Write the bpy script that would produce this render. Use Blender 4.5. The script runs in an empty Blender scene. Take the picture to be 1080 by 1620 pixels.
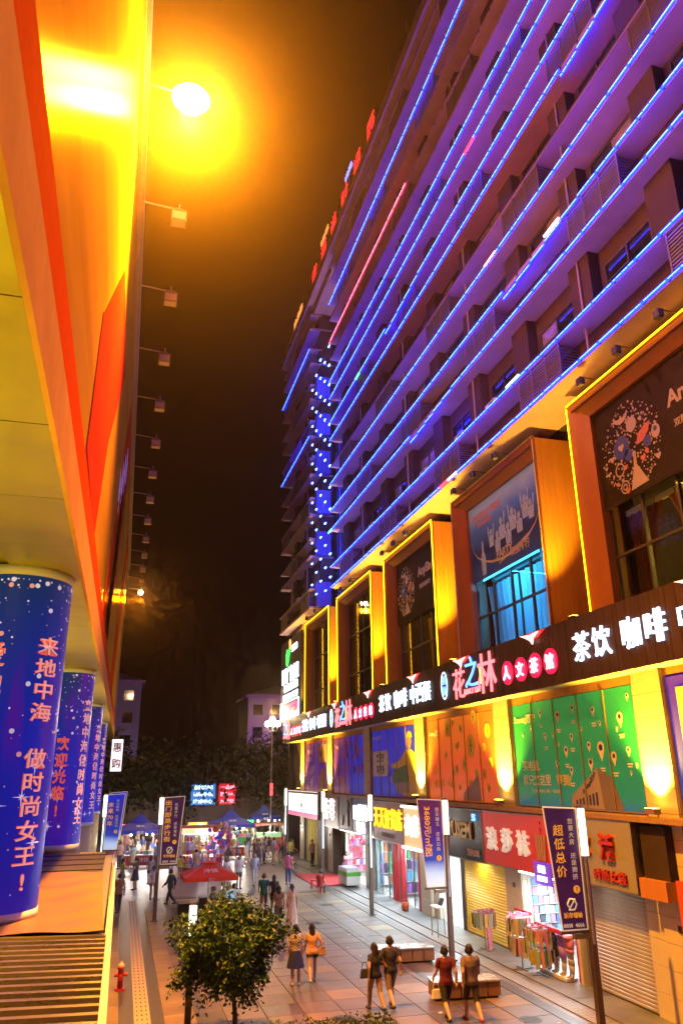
import bpy, bmesh, math, random
import numpy as np
from mathutils import Vector, Matrix
random.seed(7)
rng = np.random.default_rng(7)
R = math.radians
sc = bpy.context.scene
COL = sc.collection

# ------------------------------------------------------------------ camera
H = 5.8
P, TH, RO = R(19.344), R(15.611), R(.657)
cp, sp, cy, sy, cr, sr = math.cos(P), math.sin(P), math.cos(TH), math.sin(TH), math.cos(RO), math.sin(RO)
rt = Vector((cy, -sy, 0)); fw = Vector((sy*cp, cy*cp, sp)); up = Vector((-sy*sp, -cy*sp, cp))
rt2 = rt*cr - up*sr; up2 = rt*sr + up*cr
cam = bpy.data.cameras.new('camera'); cam.sensor_fit = 'VERTICAL'; cam.sensor_height = 36
cam.lens = 1188.6/1620*36; cam.clip_end = 2000; cam.clip_start = .05
co = bpy.data.objects.new('camera', cam); COL.objects.link(co)
co.matrix_world = Matrix(((rt2.x, up2.x, -fw.x, 0), (rt2.y, up2.y, -fw.y, 0), (rt2.z, up2.z, -fw.z, H), (0, 0, 0, 1)))
sc.camera = co

# ------------------------------------------------------------------ night sky, exposure
w = bpy.data.worlds.new('World'); sc.world = w; w.use_nodes = True
bg = w.node_tree.nodes['Background']
bg.inputs[0].default_value = (1.0, .42, .30, 1); bg.inputs[1].default_value = .0035
sc.view_settings.view_transform = 'Standard'; sc.view_settings.look = 'None'
sc.view_settings.exposure = 0; sc.view_settings.gamma = 1
cyc = sc.cycles
cyc.use_denoising = True; cyc.max_bounces = 4; cyc.diffuse_bounces = 2; cyc.glossy_bounces = 2
cyc.transmission_bounces = 3; cyc.transparent_max_bounces = 8; cyc.volume_bounces = 0
cyc.sample_clamp_indirect = 4; cyc.caustics_reflective = False; cyc.caustics_refractive = False
cyc.use_light_tree = True; cyc.use_adaptive_sampling = True; cyc.adaptive_threshold = .05; cyc.adaptive_min_samples = 20
SODIUM = (1.0, .37, .008)
HAZE = .0006

# ------------------------------------------------------------------ materials
MATS = {}
def mat(name, col=(.5, .5, .5), rough=.6, metal=0, em=None, es=0, var=.12, scale=6, bump=0, coat=0, stretch=(1, 1, 1), spec=.5, piece=0):
    if name in MATS: return MATS[name]
    m = bpy.data.materials.new(name); m.use_nodes = True
    nt = m.node_tree; b = nt.nodes['Principled BSDF']; L = nt.links
    b.inputs['Base Color'].default_value = (*col, 1); b.inputs['Roughness'].default_value = rough
    b.inputs['Metallic'].default_value = metal; b.inputs['Coat Weight'].default_value = coat
    b.inputs['Specular IOR Level'].default_value = spec
    if em: b.inputs['Emission Color'].default_value = (*em, 1); b.inputs['Emission Strength'].default_value = es
    if var or bump:
        tc = nt.nodes.new('ShaderNodeNewGeometry'); mp = nt.nodes.new('ShaderNodeMapping')
        mp.inputs['Scale'].default_value = stretch
        n = nt.nodes.new('ShaderNodeTexNoise'); n.inputs['Scale'].default_value = scale; n.inputs['Detail'].default_value = 6
        n.inputs['Roughness'].default_value = .65
        L.new(tc.outputs['Position'], mp.inputs[0]); L.new(mp.outputs[0], n.inputs[0])
        if var:
            mx = nt.nodes.new('ShaderNodeMix'); mx.data_type = 'RGBA'
            mx.inputs[6].default_value = (*[c*(1-var*2) for c in col], 1)
            mx.inputs[7].default_value = (*[min(1, c*(1+var*1.4)) for c in col], 1)
            L.new(n.outputs[0], mx.inputs[0]); out = mx.outputs[2]
            if piece:                                   # each slab its own tone, with wide stains across slabs
                oi = nt.nodes.new('ShaderNodeObjectInfo'); n2 = nt.nodes.new('ShaderNodeTexNoise'); n2.inputs['Scale'].default_value = .55; n2.inputs['Detail'].default_value = 9; n2.inputs['Roughness'].default_value = .7; L.new(tc.outputs['Position'], n2.inputs[0])
                r2 = nt.nodes.new('ShaderNodeMapRange'); r2.inputs[1].default_value = .35; r2.inputs[2].default_value = .68; r2.inputs[3].default_value = .55; r2.inputs[4].default_value = 1.15; L.new(n2.outputs[0], r2.inputs[0])
                r3 = nt.nodes.new('ShaderNodeMapRange'); r3.inputs[3].default_value = 1-piece; r3.inputs[4].default_value = 1+piece; L.new(oi.outputs['Random'], r3.inputs[0])
                m3 = nt.nodes.new('ShaderNodeMath'); m3.operation = 'MULTIPLY'; L.new(r2.outputs[0], m3.inputs[0]); L.new(r3.outputs[0], m3.inputs[1])
                vm = nt.nodes.new('ShaderNodeVectorMath'); vm.operation = 'SCALE'; L.new(out, vm.inputs[0]); L.new(m3.outputs[0], vm.inputs['Scale']); out = vm.outputs[0]
            L.new(out, b.inputs['Base Color'])
            mr = nt.nodes.new('ShaderNodeMapRange'); mr.inputs[3].default_value = max(.03, rough-.12); mr.inputs[4].default_value = min(1, rough+.15)
            L.new(n.outputs[0], mr.inputs[0]); L.new(mr.outputs[0], b.inputs['Roughness'])
        if bump:
            bp = nt.nodes.new('ShaderNodeBump'); bp.inputs['Strength'].default_value = bump; bp.inputs['Distance'].default_value = .02
            L.new(n.outputs[0], bp.inputs['Height']); L.new(bp.outputs[0], b.inputs['Normal'])
    MATS[name] = m; return m
def glow(name, col, s):
    if name in MATS: return MATS[name]
    m = bpy.data.materials.new(name); m.use_nodes = True; b = m.node_tree.nodes['Principled BSDF']
    b.inputs['Base Color'].default_value = (*[c*.6 for c in col], 1); b.inputs['Roughness'].default_value = .4
    b.inputs['Emission Color'].default_value = (*col, 1); b.inputs['Emission Strength'].default_value = s
    MATS[name] = m; return m
def glass(name, tint=(.8, .9, .95), gl=.14):
    if name in MATS: return MATS[name]
    m = bpy.data.materials.new(name); m.use_nodes = True; nt = m.node_tree; nt.nodes.clear()
    o = nt.nodes.new('ShaderNodeOutputMaterial'); t = nt.nodes.new('ShaderNodeBsdfTransparent'); g = nt.nodes.new('ShaderNodeBsdfGlossy')
    t.inputs[0].default_value = (*tint, 1); g.inputs['Roughness'].default_value = .04
    x = nt.nodes.new('ShaderNodeMixShader'); lw = nt.nodes.new('ShaderNodeLayerWeight'); lw.inputs[0].default_value = .5; pw = nt.nodes.new('ShaderNodeMath'); pw.operation = 'POWER'; pw.inputs[1].default_value = 4
    ma = nt.nodes.new('ShaderNodeMath'); ma.operation = 'MULTIPLY_ADD'; ma.inputs[1].default_value = .6; ma.inputs[2].default_value = gl*.25; nt.links.new(lw.outputs['Facing'], pw.inputs[0]); nt.links.new(pw.outputs[0], ma.inputs[0]); nt.links.new(ma.outputs[0], x.inputs[0]); nt.links.new(t.outputs[0], x.inputs[1]); nt.links.new(g.outputs[0], x.inputs[2])
    nt.links.new(x.outputs[0], o.inputs[0]); MATS[name] = m; return m
def cm(col, rough=.8, var=.1, **k):
    return mat('cloth_%02x%02x%02x_%d' % (*[int(min(1, c)*255) for c in col], int(rough*10)), col, rough, var=var, scale=14, **k)

# ------------------------------------------------------------------ mesh builder
class MB:
    def __init__(s): s.v = []; s.f = []
    def add(s, vs, fs):
        o = len(s.v); s.v += [tuple(v) for v in vs]; s.f += [tuple(i+o for i in f) for f in fs]; return s
    def box(s, x0, x1, y0, y1, z0, z1):
        x0, x1 = sorted((x0, x1)); y0, y1 = sorted((y0, y1)); z0, z1 = sorted((z0, z1))
        return s.add([(x0,y0,z0),(x1,y0,z0),(x1,y1,z0),(x0,y1,z0),(x0,y0,z1),(x1,y0,z1),(x1,y1,z1),(x0,y1,z1)],
                     [(0,3,2,1),(4,5,6,7),(0,1,5,4),(1,2,6,5),(2,3,7,6),(3,0,4,7)])
    def tube(s, a, b, r0, r1=None, n=8, cap=True):
        r1 = r0 if r1 is None else r1
        a, b = Vector(a), Vector(b); d = (b-a)
        q = d.to_track_quat('Z', 'Y') if d.length > 1e-9 else Matrix.Identity(3).to_quaternion()
        o = len(s.v)
        for c, r in ((a, r0), (b, r1)):
            for i in range(n):
                t = 2*math.pi*i/n; s.v.append(tuple(c + q @ Vector((r*math.cos(t), r*math.sin(t), 0))))
        for i in range(n): j = (i+1) % n; s.f.append((o+i, o+j, o+n+j, o+n+i))
        if cap: s.f.append(tuple(o+i for i in reversed(range(n)))); s.f.append(tuple(o+n+i for i in range(n)))
        return s
    def path(s, pts, rs, n=6):
        for i in range(len(pts)-1): s.tube(pts[i], pts[i+1], rs[i], rs[i+1], n)
        return s
    def ell(s, c, rx, ry, rz, nu=10, nv=7):
        o = len(s.v); s.v.append((c[0], c[1], c[2]-rz))
        for j in range(1, nv):
            ph = -math.pi/2 + math.pi*j/nv
            for i in range(nu):
                t = 2*math.pi*i/nu; s.v.append((c[0]+rx*math.cos(ph)*math.cos(t), c[1]+ry*math.cos(ph)*math.sin(t), c[2]+rz*math.sin(ph)))
        s.v.append((c[0], c[1], c[2]+rz)); e = len(s.v)-1
        for i in range(nu):
            j = (i+1) % nu; s.f.append((o, o+1+j, o+1+i)); s.f.append((e, e-nu+i, e-nu+j))
        for k in range(nv-2):
            for i in range(nu):
                j = (i+1) % nu; a = o+1+k*nu; s.f.append((a+i, a+j, a+nu+j, a+nu+i))
        return s
    def prism(s, pts, d):
        """pts: planar polygon; d: extrusion vector"""
        n = len(pts); d = Vector(d); o = len(s.v)
        s.v += [tuple(p) for p in pts] + [tuple(Vector(p)+d) for p in pts]
        s.f.append(tuple(o+i for i in range(n))); s.f.append(tuple(o+n+i for i in reversed(range(n))))
        for i in range(n): j = (i+1) % n; s.f.append((o+j, o+i, o+n+i, o+n+j))
        return s
    def mesh(s, name, m, smooth=False):
        me = bpy.data.meshes.new(name); me.from_pydata(s.v, [], s.f)
        bm = bmesh.new(); bm.from_mesh(me); bmesh.ops.recalc_face_normals(bm, faces=bm.faces); bm.to_mesh(me); bm.free()
        if m: me.materials.append(m)
        if smooth:
            for p in me.polygons: p.use_smooth = True
        return me
    def build(s, name, m, parent=None, smooth=False, bevel=0):
        o = bpy.data.objects.new(name, s.mesh(name, m, smooth)); COL.objects.link(o); o.parent = parent
        if bevel:
            b = o.modifiers.new('bevel', 'BEVEL'); b.width = bevel; b.segments = 1; b.limit_method = 'ANGLE'
        return o
def inst(name, me, parent=None, loc=(0, 0, 0), rz=0, m=None):
    o = bpy.data.objects.new(name, me); COL.objects.link(o); o.parent = parent; o.location = loc; o.rotation_euler = (0, 0, rz)
    if m: o.material_slots[0].link = 'OBJECT'; o.material_slots[0].material = m
    return o
def tag(o, label, cat, group=None):
    o['label'] = label; o['category'] = cat
    if group: o['group'] = group
    return o
def thing(name, label, cat, loc=(0, 0, 0), rz=0, group=None):
    o = bpy.data.objects.new(name, None); COL.objects.link(o); o.location = loc; o.rotation_euler = (0, 0, rz)
    o.empty_display_size = .1
    return tag(o, label, cat, group)
def struct(o, kind='structure'): o['kind'] = kind; return o
def light(name, kind, loc, energy, col, parent=None, size=.1, target=None, cone=None, blend=.5, sy=None):
    l = bpy.data.lights.new(name, kind); l.energy = energy; l.color = col
    o = bpy.data.objects.new(name, l); COL.objects.link(o); o.location = loc; o.parent = parent
    if kind == 'AREA':
        l.size = size
        if sy: l.shape = 'RECTANGLE'; l.size_y = sy
    else: l.shadow_soft_size = size
    if kind == 'SPOT': l.spot_size = cone; l.spot_blend = blend
    if target is not None: o.rotation_euler = (Vector(target)-Vector(loc)).to_track_quat('-Z', 'Y').to_euler()
    return o

# ---- scratch scene in which text and rough bodies are turned into meshes
SCR = bpy.data.scenes.new('scratch')
def evaluated_mesh(o):
    SCR.collection.objects.link(o); SCR.view_layers[0].update(); dg = SCR.view_layers[0].depsgraph
    me = bpy.data.meshes.new_from_object(o.evaluated_get(dg)); SCR.collection.objects.unlink(o); return me
# ---- lettering
TXT = {}
def text_geo(body, bold=.012, vertical=False):
    k = (body, bold, vertical)
    if k not in TXT:
        c = bpy.data.curves.new('t', 'FONT'); c.body = '\n'.join(body) if vertical else body
        c.resolution_u = 2; c.offset = bold; c.extrude = .5; c.align_x = 'CENTER' if vertical else 'LEFT'; c.space_line = 1.14
        o = bpy.data.objects.new('t', c); me = evaluated_mesh(o)
        v = np.array([x.co[:] for x in me.vertices]); f = [tuple(p.vertices) for p in me.polygons]
        bpy.data.objects.remove(o); bpy.data.curves.remove(c); bpy.data.meshes.remove(me)
        lo, hi = v.min(0), v.max(0); v[:, :2] = (v[:, :2]-lo[:2])/(hi[:2]-lo[:2])-.5
        TXT[k] = (v, f, (hi[0]-lo[0])/(hi[1]-lo[1]))
    return TXT[k]
FACE_X = ((0, -1, 0), (0, 0, 1))      # readable from the street side of the right-hand building
FACE_Y = ((1, 0, 0), (0, 0, 1))       # readable from the camera end of the street
def letter(name, body, c, h, m, parent=None, ax=FACE_X, wd=None, d=.02, bold=.012, vertical=False, wrap=None):
    v, f, asp = text_geo(body, bold, vertical)
    wd = wd or h*asp
    X, Y = Vector(ax[0]), Vector(ax[1]); N = X.cross(Y); c = Vector(c)
    if wrap:                           # wrap=(centre xy, radius, angle0): c.z is the middle height
        (cx, cyy), r, a0 = wrap
        vs = []
        for a, b, e in v:
            an = a0 + a*wd/r; rr = r + e*d
            vs.append((cx+rr*math.cos(an), cyy+rr*math.sin(an), c.z+b*h))
    else: vs = [tuple(c + X*(a*wd) + Y*(b*h) + N*(e*d)) for a, b, e in v]
    mb = MB(); mb.v = vs; mb.f = list(f)
    return mb.build(name, m, parent)


# ------------------------------------------------------------------ palette
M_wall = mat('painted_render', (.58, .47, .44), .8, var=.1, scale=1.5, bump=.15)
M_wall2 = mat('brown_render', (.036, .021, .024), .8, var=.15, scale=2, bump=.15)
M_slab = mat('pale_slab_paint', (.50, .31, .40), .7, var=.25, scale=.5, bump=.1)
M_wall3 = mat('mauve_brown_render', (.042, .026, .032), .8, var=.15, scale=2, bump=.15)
M_dark = mat('dark_metal', (.035, .03, .03), .45, var=.1)
M_alu = mat('window_aluminium', (.10, .09, .09), .4, .6, var=.1)
M_steel = mat('steel_tube', (.42, .40, .38), .35, .9, var=.12)
M_plank = mat('orange_timber', (.56, .23, .035), .45, var=.18, scale=3, stretch=(1, 1, .12), bump=.12)
M_frame = mat('red_brown_cladding', (.22, .062, .016), .45, var=.18, scale=2, stretch=(1, 1, .3), bump=.1)
M_fascia = mat('dark_walnut_board', (.034, .014, .010), .5, var=.25, scale=4, stretch=(1, 1, .15), bump=.15)
M_tile = mat('cream_tile', (.66, .58, .45), .35, var=.06, scale=3)
M_joint = mat('tile_joint', (.14, .12, .10), .9)
M_glassd = mat('dark_window_glass', (.02, .02, .025), .06, var=0, spec=.8)
M_glass = glass('clear_glass')
M_white = mat('white_paint', (.75, .74, .72), .5, var=.05)
M_black = mat('black_plastic', (.02, .02, .02), .5, var=.05)
M_stone = mat('paving_stone', (.135, .10, .075), .452, var=.22, scale=5, bump=.12, piece=.22)
M_stone2 = mat('paving_stone_warm', (.23, .15, .06), .452, var=.22, scale=4, bump=.12, piece=.22)
M_stone3 = mat('paving_stone_dark', (.10, .08, .068), .420, var=.25, scale=6, bump=.12, piece=.22)
M_band = mat('dark_granite_band', (.06, .05, .045), .40, var=.2, scale=8, bump=.2)
M_conc = mat('smooth_forecourt_concrete', (.2, .2, .2), .42, var=.18, scale=2.2, bump=.06, piece=.1)
M_blueled = glow('blue_led_tube', (.001, .009, 1), 33)
M_blueled2 = glow('pale_blue_core', (.2, .5, 1), 6)
M_redled = glow('red_led_tube', (1, .03, .05), 6)
M_pinkled = glow('pink_led_tube', (1, .35, .6), 6)
M_yled = glow('yellow_led_tube', (1, .42, .004), 11)
M_yoff = mat('unlit_led_tube', (.55, .42, .34), .4)
M_signw = glow('cool_white_letters', (.62, .78, 1), 2.6)
M_signblue = glow('blue_letters', (.10, .30, 1), 3.5)
M_signpink = glow('pink_red_letters', (1, .13, .15), 3.5)
M_signor = glow('orange_letters', (1, .35, .04), 3.5)
M_signyel = glow('yellow_letters', (1, .55, .01), 1.6)
M_disc = glow('red_disc', (.75, .01, .06), 1.4)
M_tubew = glow('white_lamp_tube', (1, .9, .68), 3.5)
M_tubec = glow('cool_lamp_tube', (.72, .93, 1), 2.2)
M_lightbox = glow('white_lightbox', (1, .96, .9), 1.7)
M_ceil = glow('shop_ceiling_light', (.88, .96, 1), 14)

# ------------------------------------------------------------------ ground
g = MB().box(-400, 400, -150, 600, -.4, -.03)
def paving_far():
    m = bpy.data.materials.new('far_paving'); m.use_nodes = True; nt = m.node_tree; b = nt.nodes['Principled BSDF']; b.inputs['Roughness'].default_value = .4
    tc = nt.nodes.new('ShaderNodeTexCoord'); br = nt.nodes.new('ShaderNodeTexBrick'); br.inputs['Scale'].default_value = 1
    br.inputs['Color1'].default_value = (.27, .24, .22, 1); br.inputs['Color2'].default_value = (.2, .17, .16, 1); br.inputs['Mortar'].default_value = (.06, .05, .05, 1)
    br.inputs['Mortar Size'].default_value = .012; br.inputs['Brick Width'].default_value = 1; br.inputs['Row Height'].default_value = .6
    n = nt.nodes.new('ShaderNodeTexNoise'); n.inputs['Scale'].default_value = .8; n.inputs['Detail'].default_value = 8
    mx = nt.nodes.new('ShaderNodeMix'); mx.data_type = 'RGBA'; mx.blend_type = 'MULTIPLY'; mx.inputs[0].default_value = .6
    nt.links.new(tc.outputs['Object'], br.inputs[0]); nt.links.new(tc.outputs['Object'], n.inputs[0])
    nt.links.new(br.outputs[0], mx.inputs[6]); nt.links.new(n.outputs[0], mx.inputs[7]); nt.links.new(mx.outputs[2], b.inputs['Base Color'])
    bp = nt.nodes.new('ShaderNodeBump'); bp.inputs['Strength'].default_value = .3; nt.links.new(br.outputs['Fac'], bp.inputs['Height']); bp.invert = True
    nt.links.new(bp.outputs[0], b.inputs['Normal']); return m
ground = struct(g.build('ground', paving_far()))
def slab_mesh(w, l, m, name='slab'):
    t, e = .05, .008
    mb = MB().add([(-w,-l,-t),(w,-l,-t),(w,l,-t),(-w,l,-t),(-w,-l,-e),(w,-l,-e),(w,l,-e),(-w,l,-e),(-w+e,-l+e,0),(w-e,-l+e,0),(w-e,l-e,0),(-w+e,l-e,0)],
        [(0,1,5,4),(1,2,6,5),(2,3,7,6),(3,0,4,7),(4,5,9,8),(5,6,10,9),(6,7,11,10),(7,4,8,11),(8,9,10,11)])
    return mb.mesh(name, m)
pave = struct(bpy.data.objects.new('pavement', None)); COL.objects.link(pave)
sl = slab_mesh(.492, .492, M_stone, 'paving_slab')
sl2 = slab_mesh(.592, .592, M_stone2, 'paving_slab_wide'); sl3 = slab_mesh(.40, .592, M_stone2, 'paving_slab_narrow')
for i in range(9):
    for j in range(26):
        x, y = 2.55+i*1.0, 17.6+j*1.0
        r = random.random()
        o = inst('paving_slab', sl, pave, (x, y, random.uniform(-.003, .002)), 0, M_stone if r < .6 else (M_stone2 if r < .85 else M_stone3))
        o.rotation_euler = (random.uniform(-.003, .003), random.uniform(-.003, .003), 0)
for j in range(22):                       # warm slabs between the canopy and the planting strip
    inst('paving_slab', sl2, pave, (-.22, 14+j*1.2, random.uniform(-.002, .002))); inst('paving_slab', sl3, pave, (1.915, 14+j*1.2, random.uniform(-.002, .002)))
MB().box(.40, 1.50, 12, 44, -.05, -.004).build('granite_band', M_band, pave)
MB().box(11.08, 11.42, 12, 60, -.05, -.004).build('granite_band', M_band, pave)
MB().box(9.28, 9.5, 17.2, 43.2, -.04, .0045).build('granite_band', M_band, pave)
MB().box(2.32, 2.6, 17.2, 43.2, -.04, .0045).build('granite_band', M_band, pave)
MB().box(2.0, 11.0, 43.25, 44.0, -.05, -.003).build('granite_band', M_band, pave)
# warm concrete forecourt by the shops, with joints
for j in range(12):
    MB().box(12.3, 13.55, 8+j*4.4, 8+j*4.4+4.385, -.05, random.uniform(.0, .003)).build('forecourt_slab', M_conc, pave)
tm = MB().box(-.2, .2, -.2, .2, -.05, .0)
for a in (-.12, -.04, .04, .12): tm.box(a-.012, a+.012, -.15, .15, 0, .006)
tact = tm.mesh('tactile_tile', mat('yellowed_tactile_tile', (.42, .33, .20), .5, var=.2, scale=9, bump=.2))
tm2 = MB().box(-.2, .2, -.2, .2, -.05, .0)
for a in (-.12, 0, .12):
    for b in (-.1, .1): tm2.box(a-.02, a+.02, b-.05, b+.05, 0, .005)
tact2 = tm2.mesh('tactile_tile_studded', mat('grey_tactile_tile', (.24, .23, .22), .5, var=.2, scale=9, bump=.2))
for j in range(64): inst('tactile_tile', tact, pave, (.98, 17.6+j*.405, .002))
for j in range(80): inst('tactile_tile', tact2, pave, (11.85, 12+j*.405, .001))
pit = mat('black_inset', (.02, .018, .016), .7)
mb = MB()
for j in range(64):
    y = 17.6+j*.405
    for a in (-.12, 0, .12): mb.box(.98+a-.02, .98+a+.02, y-.07, y+.05, .003, .009)
mb.build('tactile_slots', pit, pave)
for x, y, r in ((6.9, 28.6, .34), (4.6, 31.5, .3), (8.2, 34.4, .34), (10.3, 19.9, .3), (5.9, 21.4, .3), (9.9, 38.8, .34)):
    c = MB().tube((x, y, -.03), (x, y, .006), r, n=24).build('manhole_cover', mat('cast_iron', (.05, .045, .04), .5, .5, var=.2), pave); rg = MB()
    for q in (-.5, -.25, 0, .25, .5): rg.box(x-r*.7, x+r*.7, y+q*r-.012, y+q*r+.012, .006, .01)
    rg.build('cover_rib', M_dark, c)
# scraps of litter
paper = cm((.62, .6, .55))
for i in range(34):
    x, y = random.uniform(2, 12), random.uniform(19, 44); s = random.uniform(.03, .09); a = random.uniform(0, 3)
    q = [(x+s*math.cos(a+t)*random.uniform(.6, 1), y+s*math.sin(a+t)*random.uniform(.6, 1), .006+random.uniform(0, .025)) for t in (0, 1.5, 3.1, 4.7)]
    tag(MB().prism(q, (0, 0, .004)).build('paper_scrap', paper), 'small pale scrap of paper lying on the street paving', 'litter', 'paper scraps on the paving')

# ------------------------------------------------------------------ right-hand commercial building
bld = thing('commercial_building', 'tall commercial block lined with blue light tubes on the right of the street', 'building', (14, 30, 0))
bld.matrix_world.translation = (0, 0, 0); bld.location = (0, 0, 0)
Y0, Y1 = 6.0, 64.6
# podium walls behind the shops
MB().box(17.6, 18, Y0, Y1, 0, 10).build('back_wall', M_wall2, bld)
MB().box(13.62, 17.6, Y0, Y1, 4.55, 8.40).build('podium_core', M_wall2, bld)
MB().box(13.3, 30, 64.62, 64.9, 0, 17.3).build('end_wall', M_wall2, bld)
PIL = [9.3, 17.75, 26.3, 34.75, 43.2, 51.6, 60.0]
tilem = MB().box(-.03, .0, -.6, .6, .006, .594).mesh('wall_tile', M_tile)
tiles_s = MB().box(-.02, .0, -.17, .17, .006, .594).mesh('wall_tile_side', M_tile)
for k, y in enumerate(PIL):
    p = MB().box(13.42, 14.0, y-.6, y+.6, 0, 8.40).build('pillar', M_joint, bld)
    for j in range(14):
        inst('wall_tile', tilem, p, (13.42, y, j*.6))
        if k < 4: o = inst('wall_tile', tiles_s, p, (13.60, y-.602, j*.6), math.pi/2)
    MB().box(13.36, 13.39, y-.12, y+.02, 2.1, 2.25).build('junction_box', M_black, p)
# ledge above the shop signs
MB().box(12.96, 13.6, Y0+3, Y1, 4.58, 4.72).build('sign_ledge', mat('rusty_sheet', (.40, .24, .12), .6, var=.3, scale=3, bump=.2), bld)
# soffit and fascia of the tea house
MB().box(12.74, 13.62, Y0, Y1, 8.40, 8.52).build('fascia_soffit', mat('cream_soffit', (.70, .60, .46), .5, var=.06), bld)
fas = MB().box(12.72, 14.42, Y0, Y1, 8.53, 10.18).build('fascia_beam', M_fascia, bld)
pl = MB().box(-.03, 0, -.096, .096, 8.37, 10.21).mesh('fascia_plank', M_fascia)
for j in range(290):
    y = Y0+.1+j*.2
    if y > Y1: break
    inst('plank', pl, fas, (12.72+random.uniform(-.006, .006), y, random.uniform(-.004, .004)))
# ribbed lintel over posters
for a, b in zip(PIL[:-1], PIL[1:]):
    MB().box(13.5, 13.62, a+.61, b-.61, 8.14, 8.40).build('lintel', M_plank, bld)

# window bays --------------------------------------------------
BAYS = [(11.9, 19.05), (21.3, 28.4), (30.7, 37.7), (40.1, 47.5), (49.7, 57.0)]
FX, BX = 12.9, 14.42
plk = MB().box(0, .206, -.035, 0, 10.2, 16.9).mesh('bay_plank', M_plank)
def ybox(x0, x1, y0, y1, z0, z1): return MB().box(x0, x1, y0, y1, z0, z1)
for k, (a, b) in enumerate(BAYS):
    bay = MB().box(FX+.04, BX, a+.04, b-.04, 16.72, 16.95).build('window_bay', M_frame, bld)
    for y in (a, b):
        s = -1 if y == a else 1
        MB().box(FX+.06, BX, y-.02 if s > 0 else y, y if s > 0 else y+.02, 10.2, 16.72).build('bay_side', M_frame, bay)
    for i in range(7):
        o = inst('plank', plk, bay, (FX+.03+i*.213, a, 0))
    # splayed frame: outer rectangle at FX, inner rectangle recessed
    bw, dp, zt, zb = .6, .38, 16.95, 10.2
    O = [(FX, a, zb), (FX, b, zb), (FX, b, zt), (FX, a, zt)]; I = [(FX+dp, a+bw, zb), (FX+dp, b-bw, zb), (FX+dp, b-bw, zt-bw+.05), (FX+dp, a+bw, zt-bw+.05)]
    I2 = [(p[0]+.35, p[1], p[2]) for p in I]
    f = MB().add(O+I+I2, [(1, 2, 6, 5), (2, 3, 7, 6), (3, 0, 4, 7), (5, 6, 10, 9), (6, 7, 11, 10), (7, 4, 8, 11)])
    f.box(FX+.001, FX+.06, a-.045, a+.02, zb, zt).box(FX+.001, FX+.06, b-.02, b+.045, zb, zt).box(FX+.001, FX+.06, a, b, zt-.02, zt+.045)
    f.build('splayed_frame', M_frame, bay)
    lit = {0: (1, 1, 1), 1: (0, 0, 0), 2: (1, 1, 1), 3: (1, 1, 1), 4: (1, 1, 1)}[k]
    lz = [zb+.05+i*.83 for i in range(9)]
    for nm, on, pts in (('far', lit[0], [((FX-.03, b+.0, z), (FX-.03, b+.0, min(z+.80, zt))) for z in lz[:-1]]),
                        ('near', lit[1] if k else 0, [((FX-.03, a, z), (FX-.03, a, min(z+.80, zt))) for z in lz[:-1]]),
                        ('top', lit[2], [((FX-.03, a+i*.9, zt), (FX-.03, min(a+i*.9+.87, b), zt)) for i in range(int((b-a)/.9)+1)])):
        t = MB()
        for p, q in pts: t.tube(p, q, .022, n=6)
        t.build('light_tube', M_yled if on else M_yoff, bay)
    ia, ib, it = a+bw, b-bw, zt-bw+.05; gx = FX+dp+.30
    zp = 13.25 if k < 3 else zb           # poster above, glazing below
    mull = MB(); n = 4
    for i in range(n+1):
        y = ia+(ib-ia)*i/n; mull.box(gx-.05, gx+.05, y-.04, y+.04, zb, zp if k < 3 else it)
    mull.box(gx-.048, gx+.048, ia, ib, (11.75), (11.83))
    if k >= 3: mull.box(gx-.048, gx+.048, ia, ib, 14.2, 14.28)
    mull.build('mullion', M_dark, bay)
    for i in range(n):
        for z0, z1 in ([(zb, 11.75), (11.83, zp)] if k < 3 else [(zb, 11.75), (11.83, 14.2), (14.28, it)]):
            y0 = ia+(ib-ia)*i/n+.04; y1 = ia+(ib-ia)*(i+1)/n-.04
            MB().box(gx-.01, gx+.01, y0, y1, z0, z1).build('pane', M_glass, bay)
# wall pieces between the rooms only
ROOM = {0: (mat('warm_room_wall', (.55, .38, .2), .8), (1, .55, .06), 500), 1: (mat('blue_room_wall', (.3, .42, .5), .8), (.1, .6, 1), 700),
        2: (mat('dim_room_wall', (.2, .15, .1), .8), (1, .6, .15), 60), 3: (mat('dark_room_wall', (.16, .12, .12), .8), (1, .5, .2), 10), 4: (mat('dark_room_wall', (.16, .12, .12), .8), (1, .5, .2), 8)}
prev = Y0
for k, (a, b) in enumerate(BAYS):
    ia, ib = a+.6, b-.6
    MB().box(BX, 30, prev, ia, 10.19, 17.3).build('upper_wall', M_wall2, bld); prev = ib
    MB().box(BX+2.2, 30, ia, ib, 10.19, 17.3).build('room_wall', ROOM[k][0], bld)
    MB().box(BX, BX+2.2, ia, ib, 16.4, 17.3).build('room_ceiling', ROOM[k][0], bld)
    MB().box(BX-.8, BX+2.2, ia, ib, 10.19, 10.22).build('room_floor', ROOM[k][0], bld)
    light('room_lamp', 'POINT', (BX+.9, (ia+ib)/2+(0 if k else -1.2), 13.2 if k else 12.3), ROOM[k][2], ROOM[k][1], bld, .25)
MB().box(BX, 30, prev, Y1, 10.19, 17.3).build('upper_wall', M_wall2, bld)

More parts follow.
